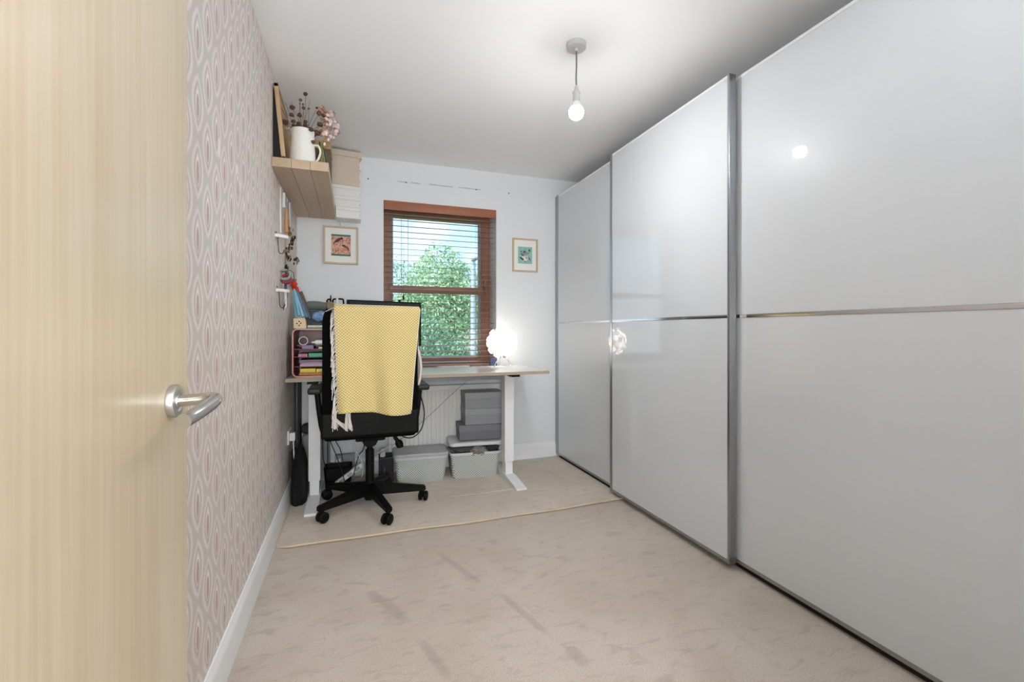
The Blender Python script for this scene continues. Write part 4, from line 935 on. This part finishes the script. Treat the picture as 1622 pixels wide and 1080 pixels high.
def drape(u, v, lift=0, zbot=.640, front=False):
    # v runs from the hem at the back (0) over the top (.78) and down the seat side (1)
    ztop = 1.222-.008*u
    x = TX0+(TX1-TX0)*u
    if v <= .8:
        q = v/.8; z = zbot+(ztop-zbot)*q; fold = (1-q)
        tl, trg = .020*(1-q), -.050*(1-q)**1.0
        x = (TX0+tl)+(TX1+trg-TX0-tl)*u
        y = yb(z)-.034-.006*fold-(.004+.024*fold)*(1+math.sin(u*9.5+.4+q*.8))-.006*(1+math.sin(u*21+q*4))*fold-.008*(1+math.sin(u*3.1+1.9))*math.sin(q*2.5)-.012*(1-(2*u-1)**2)
        z += .012*math.sin(u*5+.5)*fold**3-.010*fold*u
        if q > .96: y += (q-.96)/.04*.004
        return Vector((x, y, z))
    q = (v-.8)/.2
    a = q*math.pi
    yt = yb(1.2)
    if q < .35:
        a = q/.35*math.pi; return Vector((x, yt-.030*math.cos(a)-.001-.008*(1-(2*u-1)**2)*(1-q/.35), ztop+.010*math.sin(a)))
    z = ztop-(q-.35)/.65*.30
    return Vector((x, yt+.030, z))
th_.part('cloth', B().grid(lambda u, v: drape(u, v), 60, 90), M_THROW, solid=.004)
# the shorter under-layer showing at the hem
def under(u, v):
    z = .628+.15*v; x = TX0+.085+(TX1-.055-TX0-.085)*u
    return Vector((x, yb(z)-.027-.003*math.sin(u*6), z+.008*math.sin(u*4+1)))
th_.part('under_layer', B().grid(under, 30, 8), mat('golden_weave', 'E0C468', .9, var=.08, scale=90), solid=.003)
rr = random.Random(8); fb_ = B()
for i in range(64):
    q = i/63; z = .66+(1.205-.66)*q; p0 = drape(0, (z-.640)/(1.222-.640)*.8)
    L = .05+.04*rr.random()+(.03 if q < .25 else 0); sl = .010+.020*rr.random()*(1-.55*q)
    e = p0+Vector((-sl, -.004*rr.random(), -L))
    fb_.tube([p0+Vector((.004, -.002, 0)), p0+Vector((-sl*.8, -.004, -L*.35)), e], [.0016, .0014, .0018], 5, smoothpath=3)
    if i % 5 == 0: fb_.ball(e, .0038, sub=1)
for i in range(18):
    u = .13+.05*i/17; p0 = Vector((TX0+(TX1-TX0)*u, yb(.64)-.040, .638)); e = p0+Vector((rr.uniform(-.004, .018), -.003, -.075-.025*rr.random()))
    fb_.tube([p0, (p0+e)/2+Vector((-.003, 0, 0)), e], .0016, 5, smoothpath=3)
for i in range(6):
    p0 = Vector((TX0+.004, yb(.60)-.038, .620-.004*i)); fb_.tube([p0, p0+Vector((.030, -.002, -.030)), p0+Vector((.062, -.002, -.045-.003*i))], .0016, 5, smoothpath=3)
for i in range(10):
    p0 = Vector((TX0+.008*rr.random(), yb(.66)-.036, .67)); e = p0+Vector((rr.uniform(-.012, .014), -.003, -.10-.03*rr.random()))
    fb_.tube([p0, (p0+e)/2+Vector((-.004, 0, 0)), e], .0016, 5, smoothpath=3)
th_.part('fringe', fb_, M_FRINGE, stuff=True)
th_.part('side_hem', B().tube([drape(1, v/40)+Vector((.001, -.002, 0)) for v in range(1, 33)], .0028, 6), mat('cream_hem', 'EDE6CC', .9))
th_.part('top_hem', B().tube([drape(u/20, .84)+Vector((0, -.002, .001)) for u in range(21)], .0035, 6), mat('cream_hem', 'EDE6CC', .9))
# pale cloth over the right arm side
cl_ = T('beige_scarf', 'beige cloth peeping out at the right side of the chair back', 'scarf', (CX+.27, BY+.05, .80))
def scarf(u, v):
    z = .775+.26*v; bulge = math.sin(math.pi*min(1, v*1.05))
    return Vector((CX+.235+.052*(1-v)**.6*(.4+.6*math.sin(math.pi*(.15+.85*(1-v))))+.01*math.sin(u*9), BY-.03+.10*u, z))
cl_.part('cloth', B().grid(scarf, 12, 16), mat('beige_jersey', 'DDD0C6', .95, var=.05), solid=.010)

# ------------------------------------------------------------------ storage baskets, boxes
def basket_mat():
    m, t, b = new_mat('grey_woven_plastic'); s = t.n('ShaderNodeSeparateXYZ'); t.put(s.inputs[0], objc(t))
    x = t.m('ADD', s.outputs[0], s.outputs[1]); z = s.outputs[2]; k = 2*math.pi/.0165
    w1 = t.m('SINE', t.m('MULTIPLY', x, k)); w2 = t.m('SINE', t.m('MULTIPLY', z, k*1.1))
    d = t.m('ADD', t.m('MULTIPLY', t.m('MULTIPLY', w1, w2), .5), .5)
    t.put(b.inputs['Base Color'], t.mix(t.ramp(d, [(.25, (0, 0, 0, 1)), (.6, (1, 1, 1, 1))]), lin('6F7472'), lin('D8DCD8')))
    b.inputs['Roughness'].default_value = .5; t.put(b.inputs['Normal'], t.bump(d, .6, .004)); return m
M_BASK = basket_mat(); M_BLID = mat('grey_basket_lid', 'A6A7AA', .4, var=.03); M_BRIM = mat('pale_grey_rim', 'CDCED1', .4, var=.02)
def loft(prof_pts, top_w, top_d, bot_w, bot_d, z0, z1, r=.03):
    b = B(); A_ = rrect(bot_w, bot_d, r, 5); C_ = rrect(top_w, top_d, r, 5); n = len(A_)
    V0 = [b.bm.verts.new((p[0], p[1], z0)) for p in A_]; V1 = [b.bm.verts.new((p[0], p[1], z1)) for p in C_]
    I1 = [b.bm.verts.new((p[0]*.96, p[1]*.95, z1)) for p in C_]; I0 = [b.bm.verts.new((p[0]*.95, p[1]*.94, z0+.01)) for p in A_]
    for q in ((V0, V1), (V1, I1), (I1, I0)):
        for k in range(n): b.bm.faces.new((q[0][k], q[0][(k+1) % n], q[1][(k+1) % n], q[1][k]))
    b.bm.faces.new(V0[::-1]); b.bm.faces.new(I0); return b
def basket(label, x, y, rz, lidded):
    k = T('woven_basket', label, 'basket', (x, y, .0105), rz)
    k.part('body', loft(None, .372, .235, .335, .205, 0, .178), M_BASK, local=True)
    k.part('rim', frame_like(.382, .245, .034, .008, .170, .186), M_BRIM, local=True)
    return k
def frame_like(w_, d_, r, th, z0, z1):
    b = B(); o_ = rrect(w_, d_, r, 5); i_ = rrect(w_-2*th, d_-2*th, r-th, 5); n = len(o_)
    R = [[b.bm.verts.new((p[0], p[1], zz_)) for p in pp] for pp, zz_ in ((o_, z0), (o_, z1), (i_, z1), (i_, z0))]
    for a in range(4):
        for k in range(n): b.bm.faces.new((R[a][k], R[a][(k+1) % n], R[(a+1) % 4][(k+1) % n], R[(a+1) % 4][k]))
    return b
def lid_shape(w_, d_, r, h_):
    b = B(); L = [(1, 0), (1, h_*.6), (.985, h_*.9), (.955, h_), (.90, h_*.96)]; rings = []
    for s_, zz_ in L: rings.append([b.bm.verts.new((p[0]*s_, p[1]*s_, zz_)) for p in rrect(w_, d_, r, 5)])
    n = len(rings[0])
    for A_, C_ in zip(rings, rings[1:]):
        for k in range(n): b.bm.faces.new((A_[k], A_[(k+1) % n], C_[(k+1) % n], C_[k]))
    b.bm.faces.new(rings[0][::-1]); b.bm.faces.new(rings[-1]); return b
k1 = basket('grey woven-plastic basket with its flat lid shut, nearest the chair', .462, 3.376, rad(-4), True)
k1.part('lid', lid_shape(.394, .256, .036, .024).box(0, 0.001, 0, .001, .0, .001), M_BLID, local=True).location = (0, 0, .187)
k2 = basket('open grey woven basket with clothes spilling out, beside the right desk leg', .860, 3.365, rad(-5), False)
def cloth_blob(name, label, c, sc, col, seed, var=.3):
    b = B().ball((0, 0, 0), 1, (1, 1, 1), 4)
    for v in b.bm.verts:
        d_ = v.co.copy(); k = 1+.35*mnoise.noise(d_*2.2+Vector((seed, 0, 0)))+.18*mnoise.noise(d_*6+Vector((0, seed, 0)))
        v.co = Vector((c[0]+d_.x*sc[0]*k, c[1]+d_.y*sc[1]*k, c[2]+d_.z*sc[2]*k))
    return one(name, label, 'clothing', b, mat('cloth_'+col, col, .95, var=var, scale=60, bump=.4, bscale=150), c)
cloth_blob('folded_jumper', 'grey-brown folded knit lying inside the open basket', (.80, 3.375, .205), (.11, .085, .026), '77736C', 1)
cloth_blob('knitted_scarf', 'taupe patterned scarf hanging over the front rim of the basket', (.875, 3.262, .200), (.066, .026, .034), '85807A', 2, .5)
cloth_blob('dark_vest', 'dark maroon garment over the right corner of the open basket', (.975, 3.285, .212), (.060, .045, .032), '3A2E30', 3, .4)
cloth_blob('grey_shawl', 'pale grey shawl heaped at the back of the open basket', (.90, 3.405, .222), (.11, .055, .022), 'A7A6A2', 4)
ld = one('basket_lid', 'grey basket lid resting over the heaped clothes under the dark shoebox', 'lid', lid_shape(.394, .256, .036, .024), M_BRIM, (0, 0, 0)); ld.location = (.865, 3.378, .248); ld.rotation_euler = (rad(1.5), 0, rad(-5))
def lidbox(label, x, y, z, w_, d_, h_, lh, rz, m, ml, grp=None):
    k = T('lidded_box', label, 'box', (x, y, z), rz, group=grp)
    k.part('body', B().box(-w_/2, w_/2, -d_/2, d_/2, 0, h_-.004, .002), m, local=True)
    k.part('lid', B().box(-w_/2-.003, w_/2+.003, -d_/2-.003, d_/2+.003, h_-lh, h_, .0025), ml, local=True); return k
M_CH = mat('charcoal_card', '68696C', .6, var=.03); M_CHL = mat('charcoal_card_lid', '717275', .55, var=.03)
M_GC = mat('mid_grey_card', '8D8F92', .6, var=.03); M_GCL = mat('mid_grey_card_lid', '97999C', .55, var=.03)
lidbox('charcoal lidded shoebox resting on the basket lid, bottom of the box stack', .910, 3.385, .277, .325, .195, .112, .048, rad(-5), M_CH, M_CHL)
lidbox('mid-grey lidded box in the middle of the stack under the desk', .935, 3.395, .3895, .292, .20, .118, .045, rad(-3), M_GC, M_GCL, 'grey lidded boxes under the desk')
lidbox('topmost mid-grey lidded box of the stack under the desk', .935, 3.395, .508, .292, .20, .120, .045, rad(-3), M_GC, M_GCL, 'grey lidded boxes under the desk')

# ------------------------------------------------------------------ clutter on the floor behind the chair
tw = T('computer_tower', 'black mini computer tower standing behind the chair column', 'computer', (.21, 3.42, .0105))
tw.part('case', B().box(.175, .272, 3.36, 3.505, .0108, .185, .004), M_BLACK)
tw.part('front_bezel', B().box(.176, .270, 3.352, 3.361, .013, .183, .002), mat('satin_black', '26272A', .3, var=.02))
tw.part('silver_stripe', B().box(.205, .210, 3.350, 3.3525, .05, .12), M_BRUSHED)
one('white_candle', 'short white cylinder candle standing on the black computer tower', 'candle', B().lathe([(0, 0), (.019, 0), (.020, .003), (.020, .055), (.018, .058), (0, .056)], (.198, 3.40, .1855), 24), mat('ivory_wax', 'D8D6C8', .5), (.198, 3.40, .1855))
bn = T('black_bin', 'black square waste bin on the floor behind the left desk leg', 'bin', (-.10, 3.40, .0105))
bn.part('body', loft(None, .185, .15, .16, .13, .011, .150, .02), M_BLACK, local=False).location = (0, 0, 0)
for v in bn.o.children[0].data.vertices: v.co += Vector((-.10, 3.40, 0))
pw = T('power_strip', 'long white power strip tilted behind the chair column', 'power strip', (.0, 3.36, .0105))
pa, pb_ = Vector(P(532, 768, Y=3.30)), Vector(P(574, 736, Y=3.30)); pa.z = max(pa.z, .03)
dv = (pb_-pa); ang = math.atan2(dv.z, dv.x)
Mp = Matrix.Translation(pa) @ Matrix.Rotation(-ang, 4, 'Y')
pw.part('body', B().box(0, dv.length, 0, .045, -.016, .016, .005, M=Mp), M_WHITEP)
for i in range(3): pw.part('socket_outlet', B().box(.03+i*.06, .065+i*.06, -.0015, .002, -.011, .011, .001, M=Mp), mat('outlet_grey', 'A5A6A8', .5))
one('small_carton', 'small white and grey card carton leaning at the back wall', 'carton', B().box(-.128, .010, 3.535, 3.590, .0108, .185, .002), mat('carton_print', 'A9ABAB', .7, var=.35, scale=22), (-.06, 3.56, .0108))
one('white_folded_paper', 'white folded papers standing before the small carton', 'paper', B().prism([(-.118, .03), (-.070, .03), (-.088, .165), (-.120, .155)], 3.525, 3.531, axis='Y').box(-.12, -.068, 3.522, 3.534, .0108, .031), M_WHITEP, (-.09, 3.528, .0108))
# black tote bag, cushion, corner board
bag = T('black_tote_bag', 'slumped black fabric tote bag on the floor between wall and left desk leg', 'bag', (-.33, 3.13, .0105))
b = B(); ring_z = [(.0, .055, .085), (.06, .060, .13), (.15, .058, .15), (.24, .050, .14), (.31, .030, .10), (.345, .010, .03)]
rings = []
for i, (z_, rx, ry) in enumerate(ring_z):
    rg = []
    for k in range(28):
        a = 2*math.pi*k/28; w_ = 1+.12*mnoise.noise(Vector((math.cos(a)*2, math.sin(a)*2, z_*9)))
        rg.append(b.bm.verts.new((max(-.368 if z_ < .15 else -.380, -.326+rx*.86*math.cos(a)*w_*.95), 3.16+.03*i*.5+ry*math.sin(a)*w_, .011+z_)))
    rings.append(rg)
for A_, C_ in zip(rings, rings[1:]):
    for k in range(28): b.bm.faces.new((A_[k], A_[(k+1) % 28], C_[(k+1) % 28], C_[k]))
b.bm.faces.new(rings[0][::-1]); b.bm.faces.new(rings[-1])
M_BAG = mat('shade_and_canvas_black', '0B0B0C', .9, var=.2)
bag.part('body', b, M_BAG)
bag.part('strap', B().tube([(-.352, 3.10, .27), (-.362, 3.14, .33), (-.352, 3.20, .345), (-.335, 3.23, .28)], .006, 8, smoothpath=5), M_BAG)
one('corner_board', 'tall thin black board standing in the back left corner under the desk', 'board', B().box(-.366, -.350, 3.44, 3.575, .0108, ZD-.03, .002), mat('dark_brown_board', '1B1210', .6), (-.358, 3.5, .0108))
cu = T('grey_laundry_bag', 'grey and dark banded cloth bag standing behind the left desk leg', 'bag', (-.26, 3.52, .0105))
cu.part('body', B().box(-.345, -.16, 3.49, 3.588, .0108, .36, .035, seg=4), mat('light_grey_canvas', '9FA0A2', .9, var=.05))
cu.part('dark_band', B().box(-.348, -.157, 3.487, 3.591, .365, .43, .03, seg=4), mat('dark_grey_canvas', '3F3F40', .9))
# socket with plug on the left wall
so_ = T('wall_socket', 'white double wall socket with a plug, low on the patterned wall', 'socket', (XL, 3.17, .43))
so_.part('plate', B().box(XL, XL+.009, 3.10, 3.246, .385, .471, .002), M_WHITEP)
so_.part('plug', B().box(XL+.009, XL+.042, 3.115, 3.16, .405, .455, .006), M_WHITEP)
so_.part('cable', B().tube([(XL+.03, 3.135, .405), (XL+.032, 3.135, .33), (XL+.030, 3.13, .25), (XL+.028, 3.15, .16)], .004, 6, smoothpath=4), M_WHITEP)
# cables
def cable(label, pts, r, m):
    pts = [Vector(p) for p in pts]; return one('cable', label, 'cable', B().tube(pts, r, 6, smoothpath=6), m, tuple(pts[0]))
M_CABB = mat('black_cable', '141414', .5, var=0); M_CABW = mat('white_cable', 'D2D2D0', .5, var=0); M_CABG = mat('grey_cable', '8D8D8E', .5, var=0)
cable('black cable hanging in a loop right of the chair back', [P(661, 600, Y=3.12), P(666, 625, Y=3.12), P(672, 652, Y=3.12), P(668, 678, Y=3.1), P(655, 692, Y=3.1), P(640, 692, Y=3.1), P(628, 682, Y=3.1)], .0042, M_CABB)
cable('thin grey cable running diagonally down from the desk to the floor', [P(742, 601, Y=3.26), P(715, 625, Y=3.3), P(680, 658, Y=3.33), P(640, 692, Y=3.34), P(605, 716, Y=3.34), P(588, 723, Y=3.33)], .0022, M_CABG)
cable('white cable sagging to the right of the chair column', [P(620, 706, Y=3.3), P(606, 713, Y=3.28), P(590, 722, Y=3.26)], .004, M_CABW)
cable('white cable dropping from the desk to the power strip', [P(563, 640, Y=3.25), P(562, 690, Y=3.25), P(562, 712, Y=3.25), P(570, 724, Y=3.24), P(575, 740, Y=3.24), P(573, 755, Y=3.24)], .0038, M_CABW)
cable('leftmost straight black cable behind the left desk leg', [P(511, 610, Y=3.29), P(511, 690, Y=3.29), P(512, 725, Y=3.28), P(516, 742, Y=3.27)], .003, M_CABB)
cable('straight black cable second from the left desk leg', [P(519, 610, Y=3.30), P(519, 690, Y=3.30), P(519, 735, Y=3.29)], .003, M_CABB)
cable('black cable slanting towards the bin from the desk', [P(516, 640, Y=3.28), P(521, 690, Y=3.28), P(532, 720, Y=3.27), P(541, 745, Y=3.24), P(546, 762, Y=3.22)], .003, M_CABB)
cable('short black cable hanging over the white papers', [P(524, 650, Y=3.33), P(530, 693, Y=3.33), P(539, 712, Y=3.33), P(543, 730, Y=3.31)], .003, M_CABB)
cable('black cable slanting left of the chair column', [P(581, 640, Y=3.3), P(577, 705, Y=3.3), P(568, 722, Y=3.3), P(560, 752, Y=3.26)], .0035, M_CABB)
